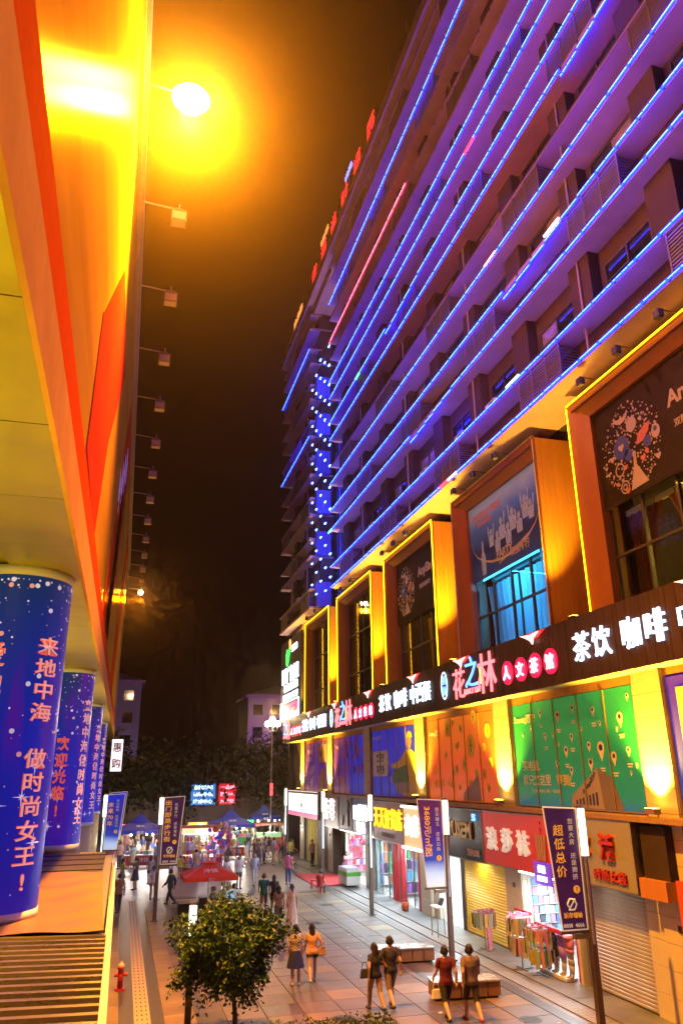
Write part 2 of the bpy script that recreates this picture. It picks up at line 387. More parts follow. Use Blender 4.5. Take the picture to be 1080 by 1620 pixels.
def curtain(parent, name, y0, y1, z0, z1, x, m, sweep=0):
    mb = MB(); n = 36; rows = 8
    for j in range(rows+1):
        t = j/rows; z = z1+(z0-z1)*t
        for i in range(n+1):
            s = i/n; yy = y0+(y1-y0)*(s*(1-sweep*math.sin(t*math.pi*.5)))
            mb.v.append((x+.05*math.sin(s*38+.6*math.sin(t*3))+.012*math.sin(i*7.1), yy, z))
    for j in range(rows):
        for i in range(n): q = j*(n+1)+i; mb.f.append((q, q+1, q+n+2, q+n+1))
    return mb.build(name, m, parent, True)
def trans(name, col):
    m = bpy.data.materials.new(name); m.use_nodes = True; nt = m.node_tree; b = nt.nodes['Principled BSDF']; b.inputs['Base Color'].default_value = (*col, 1); b.inputs['Roughness'].default_value = .7
    t = nt.nodes.new('ShaderNodeBsdfTranslucent'); t.inputs[0].default_value = (*col, 1); x = nt.nodes.new('ShaderNodeMixShader'); x.inputs[0].default_value = .6
    o = nt.nodes['Material Output']; nt.links.new(b.outputs[0], x.inputs[1]); nt.links.new(t.outputs[0], x.inputs[2]); nt.links.new(x.outputs[0], o.inputs[0]); return m
M_cblue = trans('blue_sheer', (.25, .62, .85)); M_cred = trans('dark_red_drape', (.16, .03, .01)); M_cgold = trans('gold_drape', (.5, .28, .05))
for s, (y0, y1, sw) in enumerate(((22.3, 24.7, 0), (24.9, 27.4, .12))):
    tag(curtain(None, 'sheer_curtain', y0, y1, 10.3, 13.0, 13.85, M_cblue, sw), ('blue lit sheer curtain behind the right half of the party poster window', 'blue lit sheer curtain behind the left half of the party poster window')[s], 'curtain', 'blue sheer curtains')
for s, (y0, y1, sw, d) in enumerate(((18.0, 16.4, .55, 'far left'), (14.6, 16.3, .5, 'middle'), (14.4, 12.9, .5, 'right-hand'))):
    tag(curtain(None, 'tied_drape', y0, y1, 10.3, 13.1, 13.85, M_cred, sw), 'dark red drape tied back, %s one in the warm lit window' % d, 'curtain', 'dark red drapes')
tag(MB().box(13.80, 13.9, 12.9, 18.05, 12.95, 13.12).build('valance', cm((.45, .38, .25))), 'pale gathered valance across the top of the warm lit window', 'valance')
tag(curtain(None, 'gold_drape', 33.0, 34.0, 10.3, 13.0, 13.85, M_cgold, .3), 'gold lit drape in the dark window below the middle love poster', 'curtain')

light('curtain_lamp', 'AREA', (13.70, 24.85, 13.05), 80, (.06, .55, 1), bld, .08, (13.75, 24.85, 10), sy=5)
light('curtain_lamp', 'AREA', (13.70, 15.5, 13.05), 26, (1, .6, .1), bld, .08, (13.75, 15.5, 10), sy=5)
# bay posters ---------------------------------------------------
M_pblk = mat('black_poster_vinyl', (.008, .006, .006), .6, var=.1, spec=.15)
M_pcream = mat('poster_cream_print', (.5, .42, .38), .5, var=0)
M_pred = mat('poster_coral_print', (.62, .2, .13), .5, var=0)
M_pblue = mat('poster_blue_print', (.03, .06, .4), .5, var=0)
def disc(mb, y, z, r, x, n=10, d=.004, sx=1, sz=1): mb.prism([(x, y+r*sx*math.cos(t*2*math.pi/n), z+r*sz*math.sin(t*2*math.pi/n)) for t in range(n)], (-d, 0, 0))
def heart(mb, y, z, r, x):
    pts = []
    for i in range(14):
        t = 2*math.pi*i/14; pts.append((x, y-r*.062*16*math.sin(t)**3, z+r*.062*(13*math.cos(t)-5*math.cos(2*t)-2*math.cos(3*t)-math.cos(4*t))))
    mb.prism(pts, (-.004, 0, 0))
def ring(mb, y, z, r, x, wd=.03, n=16):
    for i in range(n):
        a, b = 2*math.pi*i/n, 2*math.pi*(i+1)/n
        mb.prism([(x, y+r*math.cos(a), z+r*math.sin(a)), (x, y+r*math.cos(b), z+r*math.sin(b)), (x, y+(r-wd)*math.cos(b), z+(r-wd)*math.sin(b)), (x, y+(r-wd)*math.cos(a), z+(r-wd)*math.sin(a))], (-.004, 0, 0))
def love_poster(label, y0, y1, z0, z1, yc, zc, r, ty, size):
    t = thing('window_poster', label, 'poster', (13.3, (y0+y1)/2, z0)); t.location = (0, 0, 0)
    MB().box(13.40, 13.44, y0, y1, z0, z1).build('sheet', M_pblk, t)
    a, b, c = MB(), MB(), MB(); x = 13.398; rr = random.Random(3)
    for i in range(330):
        an = rr.uniform(0, 6.28); q = r*math.sqrt(rr.random()); disc(a, yc+q*math.cos(an), zc+q*math.sin(an), rr.uniform(.012, .04)*r/1.2, x, 7)
    for i in range(16):
        an = rr.uniform(0, 6.28); q = r*math.sqrt(rr.uniform(.05, 1)); heart(a if i % 3 else b, yc+q*math.cos(an), zc+q*math.sin(an), rr.uniform(.06, .12), x-.001)
    # crescent, clock, pin, rings, dress, lips, blue medallion
    a.prism([(x, yc+.2*r-.26*r*math.cos(t), zc+.8*r-.22*r*math.sin(t)) for t in np.linspace(0, math.pi, 9)]+[(x, yc+.2*r-.22*r*math.cos(t), zc+.8*r-.10*r*math.sin(t)) for t in np.linspace(math.pi, 0, 9)], (-.005, 0, 0))
    disc(a, yc-.12*r, zc+.42*r, .17*r, x, 16, .006); disc(c, yc+.3*r, zc+.05*r, .27*r, x, 14, .006); heart(a, yc+.3*r, zc+.05*r, .1*r, x-.008)
    disc(c, yc+.1*r, zc-.2*r, .14*r, x, 10, .006); disc(c, yc-.55*r, zc-.15*r, .13*r, x, 10, .006)
    b.prism([(x, yc-.2*r, zc-.1*r), (x, yc-.28*r, zc+.12*r), (x, yc-.5*r, zc+.22*r), (x, yc-.7*r, zc+.25*r), (x, yc-.62*r, zc+.06*r), (x, yc-.42*r, zc-.08*r)], (-.007, 0, 0))
    ring(a, yc+.45*r, zc-.42*r, .16*r, x, .035*r); a.box(x-.005, x, yc+.35*r, yc+.38*r, zc-.28*r, zc-.05*r)
    ring(a, yc+.35*r, zc-.85*r, .15*r, x, .03*r); ring(a, yc+.35*r, zc-.85*r, .08*r, x, .03*r)
    disc(a, yc-.83*r, zc-.05*r, .13*r, x, 12, .006, 1, 1.2); disc(c, yc-.83*r, zc, .06*r, x-.006, 8)
    a.prism([(x, yc-.05*r, zc-.3*r), (x, yc-.13*r, zc-.3*r), (x, yc-.12*r, zc-.5*r), (x, yc-.42*r, zc-.98*r), (x, yc+.16*r, zc-1.0*r), (x, yc-.02*r, zc-.5*r)], (-.005, 0, 0))
    disc(a, yc-.08*r, zc-.24*r, .06*r, x)
    a.build('print_cream', M_pcream, t); b.build('print_coral', M_pred, t); c.build('print_blue', M_pblue, t)
    letter('lettering', 'AnySin', (13.39, ty, zc+.35*r), size, M_pcream, t, d=.01, bold=.03)
    letter('lettering', '双层自助餐厅', (13.39, ty, zc+.35*r-size*1.1), size*.38, M_pcream, t, d=.01)
    return t
love_poster('black poster with a round cluster of love symbols over the warm lit window', 12.5, 18.45, 13.2, 16.4, 16.9, 14.75, 1.35, 14.3, .62)
love_poster('black poster with a round cluster of love symbols over the dim middle window', 31.3, 37.1, 13.2, 16.4, 35.75, 14.8, 1.25, 33.1, .62)
t = thing('window_poster', 'blue party poster with cheering crowd and bottle over the blue lit window', 'poster'); x = 13.398
def grad_mat(name, stops, axis, lo, hi, rough=.4, em=0, noise=.0):
    m = bpy.data.materials.new(name); m.use_nodes = True; nt = m.node_tree; b = nt.nodes['Principled BSDF']; b.inputs['Roughness'].default_value = rough
    tc = nt.nodes.new('ShaderNodeTexCoord'); sx = nt.nodes.new('ShaderNodeSeparateXYZ'); mr = nt.nodes.new('ShaderNodeMapRange'); mr.inputs[1].default_value = lo; mr.inputs[2].default_value = hi
    cr = nt.nodes.new('ShaderNodeValToRGB'); nt.links.new(tc.outputs['Object'], sx.inputs[0])
    if noise:
        n = nt.nodes.new('ShaderNodeTexNoise'); n.inputs['Scale'].default_value = .9; nt.links.new(tc.outputs['Object'], n.inputs[0])
        ad = nt.nodes.new('ShaderNodeMath'); ad.operation = 'MULTIPLY_ADD'; ad.inputs[1].default_value = noise; nt.links.new(n.outputs[0], ad.inputs[0]); nt.links.new(sx.outputs[axis], ad.inputs[2]); nt.links.new(ad.outputs[0], mr.inputs[0])
    else: nt.links.new(sx.outputs[axis], mr.inputs[0])
    nt.links.new(mr.outputs[0], cr.inputs[0]); e = cr.color_ramp.elements
    e[0].position = stops[0][0]; e[0].color = (*stops[0][1], 1); e[1].position = stops[-1][0]; e[1].color = (*stops[-1][1], 1)
    for p, c in stops[1:-1]: q = e.new(p); q.color = (*c, 1)
    nt.links.new(cr.outputs[0], b.inputs['Base Color'])
    if em: nt.links.new(cr.outputs[0], b.inputs['Emission Color']); b.inputs['Emission Strength'].default_value = em
    return m
MB().box(13.40, 13.44, 21.9, 27.8, 13.2, 16.4).build('sheet', grad_mat('party_poster_print', [(0, (.02, .05, .2)), (.45, (.01, .02, .09)), (.8, (.04, .12, .4)), (1, (.2, .3, .5))], 2, 13.2, 16.4, em=.2, noise=.6), t)  # emission in the print stands in for light on the poster
a, b = MB(), MB(); rr = random.Random(5)
M_pgrey = mat('poster_grey_figures', (.30, .36, .52), .5, var=.45, scale=8, em=(.3, .36, .5), es=.12)
a.prism([(x, 27.7, 14.9)]+[(x, 24.85+2.8*math.cos(t), 14.9-1.25*math.sin(t)) for t in np.linspace(0, math.pi, 12)]+[(x, 22.0, 14.2)]+[(x, 24.85+2.8*math.cos(t), 14.88-1.33*math.sin(t)) for t in np.linspace(math.pi, 0, 12)], (-.004, 0, 0))
for i, (yy, zz, s) in enumerate(((25.9, 14.75, .9), (25.4, 14.5, 1), (25.0, 14.9, 1.1), (24.5, 14.55, 1.05), (24.1, 15.0, 1.1), (23.6, 14.7, 1), (23.1, 15.15, 1.1), (22.7, 14.9, .9))):
    disc(b, yy, zz+.16*s, .13*s, x-.002, 12, .006, .85, 1.15)
    b.prism([(x, yy-.2*s, zz-.5*s), (x, yy+.2*s, zz-.5*s), (x, yy+.22*s, zz-.05), (x, yy, zz+.04), (x, yy-.22*s, zz-.05)], (-.004, 0, 0))
    for q in (-1, 1):
        if rr.random() < .75: b.prism([(x, yy+q*.16*s, zz-.1), (x, yy+q*.24*s, zz-.1), (x, yy+q*.30*s, zz+.45*s), (x, yy+q*.22*s, zz+.5*s)], (-.005, 0, 0))
b.prism([(x, 26.85, 13.35), (x, 26.55, 13.35), (x, 26.5, 14.0), (x, 26.62, 14.35), (x, 26.64, 14.75), (x, 26.76, 14.75), (x, 26.78, 14.35), (x, 26.9, 14.0)], (-.006, 0, 0))
a.build('print_arc', M_pcream, t); b.build('print_figures', M_pgrey, t)
letter('lettering', 'COORS LIGHT', (13.39, 26.2, 15.85), .3, M_pred, t, d=.008, bold=.03)
letter('lettering', '银子弹啤酒', (13.39, 26.4, 15.5), .24, M_pred, t, d=.008)
letter('lettering', 'PARTY', (13.39, 24.9, 13.85), .32, M_pcream, t, d=.008, bold=.03)
letter('lettering', '无我不行', (13.39, 23.7, 13.65), .34, M_pcream, t, d=.008, bold=.02)
MB().prism([(x, 25.4, 13.45), (x, 25.4, 13.5), (x, 22.9, 14.02), (x, 22.9, 13.96)], (-.005, 0, 0)).build('print_stroke', M_pcream, t)
tag(MB().box(13.36, 13.39, 22.4, 26.8, 13.10, 13.17).build('neon_strip', glow('cyan_strip', (.05, .7, 1), 3)), 'thin cyan light strip under the blue party poster', 'light strip')

# ------------------------------------------------------------------ upper storeys
ZS = [17.33, 21.2, 24.5, 27.8, 31.05, 34.3, 37.6, 40.9]
ROOF = 43.4
FXU, WX = 12.2, 13.1
MAIN, WING = (2.0, 46.3), (52.6, 64.0)
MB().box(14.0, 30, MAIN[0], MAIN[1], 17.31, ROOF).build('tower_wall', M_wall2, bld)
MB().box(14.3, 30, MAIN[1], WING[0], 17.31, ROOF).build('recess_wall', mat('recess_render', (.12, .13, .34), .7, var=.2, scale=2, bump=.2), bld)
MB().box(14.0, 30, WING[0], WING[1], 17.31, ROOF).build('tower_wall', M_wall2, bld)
wf = MB()
for y0, y1, z0, z1 in ((-1.1, 1.1, 0, .06), (-1.1, 1.1, 1.54, 1.6), (-1.1, -1.04, .06, 1.54), (1.04, 1.1, .06, 1.54), (-.03, .03, .06, 1.54), (.03, 1.04, .95, 1.0)): wf.box(-.06, .02, y0, y1, z0, z1)
wf = wf.mesh('window_frame', M_alu)
pane = MB().box(-.012, .012, -.5, .5, 0, 1.48).mesh('window_pane', M_glassd)
M_glassp = mat('curtained_window_glass', (.30, .24, .26), .12, var=.3, scale=3, spec=.7)
pier = MB().box(-.38, 0, -.55, .55, 0, 1).mesh('pier', M_wall2)
lv = MB()
for i in range(11): lv.box(-.02, .03, -1.3, 1.3, .16+i*.105, .205+i*.105)
for yy in (-1.3, -.44, .44, 1.3): lv.box(-.04, .01, yy-.025, yy+.025, .1, 1.36)
for i in range(11):
    for yy in (-1.3, 1.3): lv.box(.03, .66, yy-.012, yy+.012, .16+i*.105, .205+i*.105)
lv = lv.mesh('louvre_screen', mat('louvre_aluminium', (.2, .16, .17), .5, .2))
acb = MB().box(-.3, .0, -.42, .42, 0, .6)
ac_fan = MB().tube((-.31, -.1, .3), (-.30, -.1, .3), .24, n=14); 
for i in range(5): ac_fan.box(-.325, -.305, -.33, .13, .1+i*.1, .115+i*.1)
ac_body, ac_fan = acb.mesh('ac_body', M_white), ac_fan.mesh('ac_grille', M_dark)
LEDM = {}  # (storey, 'lo'/'hi') -> material ; absent = no light
for k in (0, 1, 3, 4): LEDM[(k, 'lo')] = LEDM[(k, 'hi')] = M_blueled
LEDM[(2, 'lo')] = M_blueled; LEDM[(5, 'hi')] = M_redled; LEDM[(6, 'hi')] = M_blueled
WLED = {(4, 'lo'): M_blueled, (6, 'hi'): M_blueled}
sn = ['lowest', 'second', 'third', 'fourth', 'fifth', 'sixth', 'seventh', 'eighth']
for part, (ya, yb) in enumerate((MAIN, WING)):
    for k, z in enumerate(ZS):
        zt = ZS[k+1] if k+1 < len(ZS) else ROOF
        slab = MB().box(FXU, 14.0, ya, yb, z, z+.16).build('ledge_slab', M_slab, bld)
        MB().box(FXU, 13.2, ya, yb, z+1.36, z+1.50).build('sill_ledge', M_slab, bld)
        MB().box(12.95, 13.9, ya, yb, z+.16, z+1.36).build('spandrel', M_wall2, bld)
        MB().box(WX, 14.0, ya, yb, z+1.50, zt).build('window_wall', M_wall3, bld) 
        for hl, zz in (('lo', z+.08), ('hi', z+1.43)):
            m = (LEDM if part == 0 else WLED).get((k, hl))
            if not m: 
                if hl == 'hi': MB().box(FXU-.03, FXU, ya, yb, zz-.02, zz+.02).build('conduit', M_dark, bld)
                continue
            t, t2 = MB(), MB(); y = ya+.05; yend = yb
            y = 30 if m is M_redled else y; brk = y+random.uniform(8, 30); sag = 0
            while y < yend:
                l = min(.96, yend-y); dz = random.uniform(-.008, .008)+sag
                if abs(y-brk) < 2.5 and k % 2: sag -= .07
                elif y > brk+2.5: sag = 0
                t.tube((FXU-.05, y, zz+dz), (FXU-.05, y+l, zz+dz), .038, n=6)
                q = y+.02
                while q < y+l-.1:
                    e = q+random.choice((.22, .42, .86)); e = min(e, y+l-.03)
                    t2.tube((FXU-.085, q, zz+dz-.012), (FXU-.085, e, zz+dz-.012), .0085, n=4); q = e+.05
                y += 1.0
            struct(t.build('led_tube', m, bld), 'stuff'); struct(t2.build('led_core', M_blueled2 if m is M_blueled else M_pinkled, bld), 'stuff')
            br = MB(); y = ya
            while y < yend: br.box(FXU-.03, FXU, y-.03, y+.03, zz-.06, zz+.06); y += 1.0
            struct(br.build('tube_bracket', M_dark, bld), 'stuff')
        y = ya+1.6; i = 0
        while y < yb-1:
            wroot = inst('window', wf, bld, (WX-.02, y, z+1.55))
            for s in (-1, 1): inst('pane', pane, wroot, (0, s*.535, .06), 0, M_glassp if random.random() < .35 else None)
            h = zt-z-1.5
            if y+1.95 < yb-.4: 
                o = inst('pier', pier, bld, (WX, y+1.95, z+1.5)); o.scale.z = h
            if (i+k) % 2 == 0 and y+1.5 < yb:
                inst('louvre_screen', lv, bld, (FXU+.06, y+.2, z))
            if random.random() < .45 and k < 6:
                up_ = random.random() < .5
                a = thing('air_conditioner', 'white air conditioner unit on a %s storey ledge of the blue lit tower' % sn[k], 'air conditioner', (12.9, y+random.uniform(-.6, .6), z+1.50), 0, 'air conditioners on the tower ledges')
                inst('casing', ac_body, a); inst('grille', ac_fan, a)
            y += 3.9; i += 1
for yy in (9.4, 17.2, 25.0, 32.8, 40.6, 55.4, 61.0):
    MB().tube((12.66, yy, 17.5), (12.66, yy, ROOF), .04, n=6).build('drain_pipe', mat('pvc_pipe', (.45, .36, .36), .5), bld)
# sparkle: a few off-colour LED pieces
for y, z, m in ((20.5, 18.83, M_signw), (26.9, 17.41, M_redled), (26.0, 17.41, M_signw), (22.2, 31.1, M_redled), (45.9, 21.28, glow('green_led', (.1, 1, .3), 4)), (39, 29.23, glow('green_led', (.1, 1, .3), 4)), (21.3, 24.6, M_pinkled), (17.1, 22.68, M_pinkled)):
    MB().tube((FXU-.06, y, z), (FXU-.06, y+.9, z), .05, n=6).build('led_tube', m, bld)
# roof cornice
MB().box(12.0, 30, MAIN[0], WING[1], ROOF, ROOF+.9).build('roof_cornice', M_slab, bld)
MB().box(12.5, 14.0, MAIN[0], WING[1], ROOF-.9, ROOF-.35).build('roof_band', M_slab, bld)
MB().box(13.0, 30, MAIN[0], WING[1], ROOF+.9, ROOF+1.9).build('roof_parapet', M_slab, bld)
# blue star lights zig-zagging down the recess
M_star = glow('star_lamp', (.07, .16, 1), 22)
MB().box(13.7, 14.3, 46.32, 46.6, 17.4, ROOF-1).build('recess_return', mat('blue_panel', (.06, .07, .45), .35), bld)
MB().box(13.7, 14.3, 49.3, 49.6, 17.4, ROOF-1).build('recess_fin', mat('blue_panel', (.06, .07, .45), .35), bld)
for j, yy in enumerate((47.6, 48.3, 50.6, 51.6)):
    MB().box(13.9, 14.3, yy, yy+.5, 17.4, ROOF-2).build('recess_window', M_glassd, bld)
stars = MB(); z = 15.8
while z < 36.0:
    for j in range(5):
        yy = 52.3-j*1.32; zz = z+j*.62
        if 17.5 < zz < 36.8:
            for dy, r in ((0, .062), (-.2, .04)): stars.tube((12.34, yy+dy, zz), (12.26, yy+dy, zz-.02), r, n=6)
    z += 1.6
for j in range(5): MB().tube((12.38, 52.2-j*1.32, 17.4), (12.38, 52.2-j*1.32, 37.2), .008, n=3).build('light_string', M_dark, bld)
struct(stars.build('star_lamp', M_star, bld), 'stuff')
for z in ZS[:6]:
    MB().box(12.6, 13.7, 52.0, 52.58, z+.05, z+1.9).build('blue_lit_tint_box', mat('blue_lit_tint_box', (.10, .10, .5), .5), bld)  # blue light on the ledge ends is put into the box colour
light('added_recess_wash', 'POINT', (12.6, 49.4, 20), 420, (.08, .12, 1), bld, .2)  # unseen blue point lights added to deepen the glow of the recess
for zz in (25, 31, 36): light('added_recess_wash', 'POINT', (12.6, 49.4, zz), 420, (.08, .12, 1), bld, .2)
# roof sign
rs = thing('rooftop_sign', 'red glowing hotel name in characters along the roof edge', 'sign')
fr = MB()
for y in range(26, 62, 3): fr.box(12.3, 12.36, y, y+.06, ROOF+.9, ROOF+3.2)
fr.box(12.3, 12.36, 26, 62, ROOF+1.0, ROOF+1.06); fr.build('sign_rack', M_dark, rs)
for i, ch in enumerate('辰福时尚酒店'):
    letter('character', ch, (12.15, 35.5+i*3.1, ROOF+1.75), 1.5, glow('roof_red', (1, .015, .02), 2.2), rs, bold=-.004, d=.06)
letter('character', '欢迎您', (12.15, 57.3, ROOF+1.6), 1.1, glow('roof_amber', (1, .4, .1), .9), rs, bold=.0, d=.1)
letter('character', 'HOTEL', (12.15, 40.5, ROOF+2.9), .4, glow('roof_blue', (.2, .25, 1), 2), rs, bold=.0, d=.1)
letter('character', 'BUSINESS', (12.15, 47.5, ROOF+2.9), .4, glow('roof_amber', (1, .4, .1), .9), rs, bold=.0, d=.1)

# ------------------------------------------------------------------ spotlights above the bays
def spotlight(x, y, label, group):
    s = thing('spotlight', label, 'spotlight', (12.95, y, 17.0), 0, group)
    MB().tube((0, 0, 0), (x-12.95, 0, .02), .018, n=6).tube((0, 0, -.05), (0, 0, .02), .04, n=6).build('arm', M_dark, s)
    h = MB().box(x-12.95-.09, x-12.95+.09, -.12, .12, -.26, -.02); hd = h.build('lamp_head', M_black, s, bevel=.02)
    MB().tube((x-12.95, 0, -.03), (x-12.95, 0, .03), .04, n=6).build('bracket', M_dark, s)
    MB().box(x-12.95-.07, x-12.95+.07, -.09, .09, -.268, -.262).build('lens', mat('unlit_lens', (.25, .22, .2), .1), s)
    return s
for n, bayname, ys in ((0, 'the big black love poster', (13.7, 15.5, 17.3)), (1, 'the blue party poster', (23.0, 24.9, 26.8)), (2, 'the dim love poster window', (32.6, 34.4, 36.2)), (3, 'the tall dark fourth window', (42.3, 44.6)), (4, 'the tall dark fifth window', (51.4, 54.0))):
    for i, y in enumerate(ys):
        pos = ('nearest', 'middle', 'farthest')[i] if len(ys) == 3 else ('nearer', 'farther')[i]
        spotlight(12.3, y, 'black spotlight on an arm, %s one above %s' % (pos, bayname), 'arm spotlights under the lowest blue ledge')
# yellow uplights in the gaps between bays and on the pillars
YEL = (1, .58, .03)
GAPN = ['between the party and big love poster bays', 'between the party and middle love poster bays', 'between the third and fourth bays', 'between the two tall dark bays', 'beside the blue lettered billboard']
for k, (yy, e) in enumerate(((20.2, 4200), (29.5, 9500), (38.9, 9500), (48.6, 9500), (57.9, 6000))):
    f = thing('uplight', 'small yellow uplight on the fascia top %s' % GAPN[k], 'uplight', (13.02, yy, 10.23), 0, 'uplights between the window bays')
    MB().box(-.12, .12, -.12, .12, 0, .14).build('housing', M_black, f); MB().box(-.1, .1, -.1, .1, .142, .15).build('lens', glow('amber_lens', (1, .6, .05), 30), f)
    light('lamp', 'SPOT', (0, 0, .2), e, YEL, f, .08, (-.25, 0, 3), R(80), .8)
PILN = ['nearest cream pillar at the right edge', 'cream pillar beside the green poster', 'cream pillar between the orange and green posters', 'cream pillar between the blue and orange posters', '', 'cream pillar between the two purple posters', 'farthest cream pillar by the building corner']
for k, y in enumerate(PIL):
    if k in (0, 4): continue
    f = thing('floodlight', 'yellow floodlight on the ledge shining up the %s' % PILN[k], 'floodlight', (13.08, y, 4.73), 0, 'floodlights on the sign ledge')
    MB().box(-.10, .10, -.2, .2, .06, .2).box(-.02, .02, -.22, -.2, 0, .14).box(-.02, .02, .2, .22, 0, .14).build('housing', mat('flood_housing', (.25, .16, .08), .5), f)
    MB().box(-.08, .08, -.18, .18, .2, .21).build('lens', glow('amber_lens', (1, .6, .05), 30), f)
    light('lamp', 'SPOT', (-.08, 0, .26), 8200, YEL, f, .06, (.22, 0, 2.2), R(100), .8)

# ------------------------------------------------------------------ wall posters on the upper podium; emission in the prints stands in for light
def wall_poster(label, a, b, m, z0=4.78, z1=8.12, npan=4):
    t = thing('wall_poster', label, 'poster', group='billboard posters above the shops')
    n = npan; wd = (b-a)/n
    for i in range(n):
        MB().box(13.50, 13.56, a+i*wd+.008, a+(i+1)*wd-.008, z0, z1).build('panel', m, t)
    rib = MB()
    for i in range(n+1): rib.box(13.46, 13.5, a+i*wd-.02, a+i*wd+.02, z0, z1)
    rib.box(13.46, 13.5, a, b, z0-.03, z0); rib.build('rib', mat('brass_rib', (.5, .35, .12), .4, .6), t)
    return t
M_pw = mat('print_white', (.8, .78, .74), .5, var=0); M_py = mat('print_yellow', (.85, .65, .05), .5, var=0); M_pnavy = mat('print_navy', (.02, .03, .3), .5, var=0); M_pgry = mat('print_mauve_grey', (.38, .34, .42), .5, var=.1)
X = 13.495
# green
t = wall_poster('green wall poster scattered with white map pins above the hosiery shop', 18.45, 25.6, grad_mat('green_print', [(0, (.02, .10, .30)), (.18, (.01, .18, .10)), (.5, (.01, .20, .06)), (1, (.02, .26, .06))], 2, 4.8, 8.1, em=.6, noise=.5), npan=5)
a, b = MB(), MB(); rr = random.Random(11)
pins = [(22.5, 7.6, .26), (23.6, 7.75, .2), (24.3, 7.3, .12), (21.6, 7.75, .2), (20.5, 7.6, .2), (19.2, 7.3, .28), (18.75, 7.85, .15), (21.8, 6.9, .18), (20.9, 6.6, .2), (20.3, 6.5, .36), (20.9, 6.1, .26), (19.7, 6.25, .26), (19.0, 6.4, .18), (22.2, 6.5, .24), (22.8, 6.1, .2), (22.0, 5.9, .2), (23.4, 7.0, .18), (22.9, 7.0, .12), (24.9, 7.1, .1), (20.2, 7.2, .12), (19.4, 7.0, .1), (21.2, 7.1, .1), (18.7, 6.0, .1), (22.6, 6.7, .1), (19.0, 5.8, .1)]
for y, z, r in pins:
    a.prism([(X, y+.5*r*math.cos(q), z+.5*r*math.sin(q)) for q in np.linspace(-.5, math.pi+.5, 9)]+[(X, y, z-1.1*r)], (-.004, 0, 0))
    disc(b, y, z+.02*r, .26*r, X-.004, 8)
    if r > .15: a.box(X-.004, X, y-.12, y+.12, z-1.1*r-.2, z-1.1*r-.16).box(X-.004, X, y-.1, y+.1, z-1.1*r-.27, z-1.1*r-.23)
a.build('map_pin', M_pw, t); b.build('pin_dot', M_pnavy, t)
letter('lettering', 'Suning苏宁', (X-.005, 24.7, 7.6), .34, M_pw, t, d=.008, wd=1.5, bold=.02)
letter('lettering', '买电器,', (X-.005, 24.5, 6.05), .36, M_pw, t, d=.008); letter('lettering', '就只来这里', (X-.005, 24.2, 5.6), .36, M_pw, t, d=.008); letter('lettering', '签到!', (X-.005, 22.5, 5.6), .36, M_py, t, d=.008, bold=.02)
letter('lettering', '买手机, 大家电, 电脑, 一站式购', (X-.005, 23.7, 5.25), .13, M_pw, t, d=.006)
MB().prism([(X, 22.2, 4.8), (X, 22.1, 5.15), (X, 20.6, 5.95), (X, 20.45, 4.8)], (-.006, 0, 0)).build('print_building', M_pgry, t)
MB().prism([(X, 20.44, 4.8), (X, 20.58, 5.95), (X, 19.9, 5.65), (X, 19.5, 4.8)], (-.006, 0, 0)).build('print_building', mat('print_mauve_dark', (.2, .17, .24), .5), t)
for i in range(7): MB().box(X-.012, X-.007, 21.9-i*.18, 21.8-i*.18, 4.9, 5.02+i*.04).build('print_window', M_pnavy, t)
letter('lettering', 'Suning苏宁', (X-.014, 21.1, 5.5), .22, M_pnavy, t, d=.008, ax=((0, -.82, .57), (0, 0, 1)))
# orange
t = wall_poster('orange wall poster with golden lanterns above the yellow shutter', 27.05, 34.0, grad_mat('orange_print', [(0, (.62, .10, .02)), (.5, (.70, .09, .01)), (1, (.72, .16, .01))], 2, 4.8, 8.1, em=.6, noise=.5), npan=5)
a, b = MB(), MB()
for y, z, r in [(31.6, 7.7, .34), (29.3, 6.9, .42), (28.9, 8.0, .25), (30.0, 6.2, .26), (30.8, 6.0, .2), (31.2, 5.9, .16), (28.9, 5.8, .2), (28.2, 5.8, .18), (27.7, 7.4, .25), (28.1, 6.8, .16), (30.2, 7.6, .16), (30.7, 6.9, .14), (31.9, 6.6, .15), (27.6, 6.2, .2), (30.5, 7.0, .13), (31.0, 7.9, .12), (27.9, 5.3, .16), (30.6, 5.3, .12), (29.5, 5.5, .14)]:
    disc(a, y, z, r, X, 14, .004, .95, 1.1); b.box(X-.008, X-.004, y-.03*r/.3, y+.03*r/.3, z-r*.6, z+r*.6)
    b.box(X-.008, X-.004, y-r*.3, y+r*.3, z-.02, z+.02)
a.build('printed_lantern', M_py, t); b.build('printed_mark', mat('print_brown', (.35, .15, .02), .5, var=0), t)
letter('lettering', 'Suning苏宁', (X-.005, 33.1, 7.55), .3, M_pw, t, d=.008, wd=1.4, bold=.02)
letter('lettering', '便利,', (X-.005, 33.0, 5.95), .36, M_py, t, d=.008); letter('lettering', '就从这一站购', (X-.005, 32.2, 5.45), .36, M_py, t, d=.008)
MB().prism([(X, 30.3, 4.8), (X, 30.2, 5.1), (X, 28.7, 5.8), (X, 28.6, 4.8)], (-.006, 0, 0)).build('print_building', M_pgry, t)
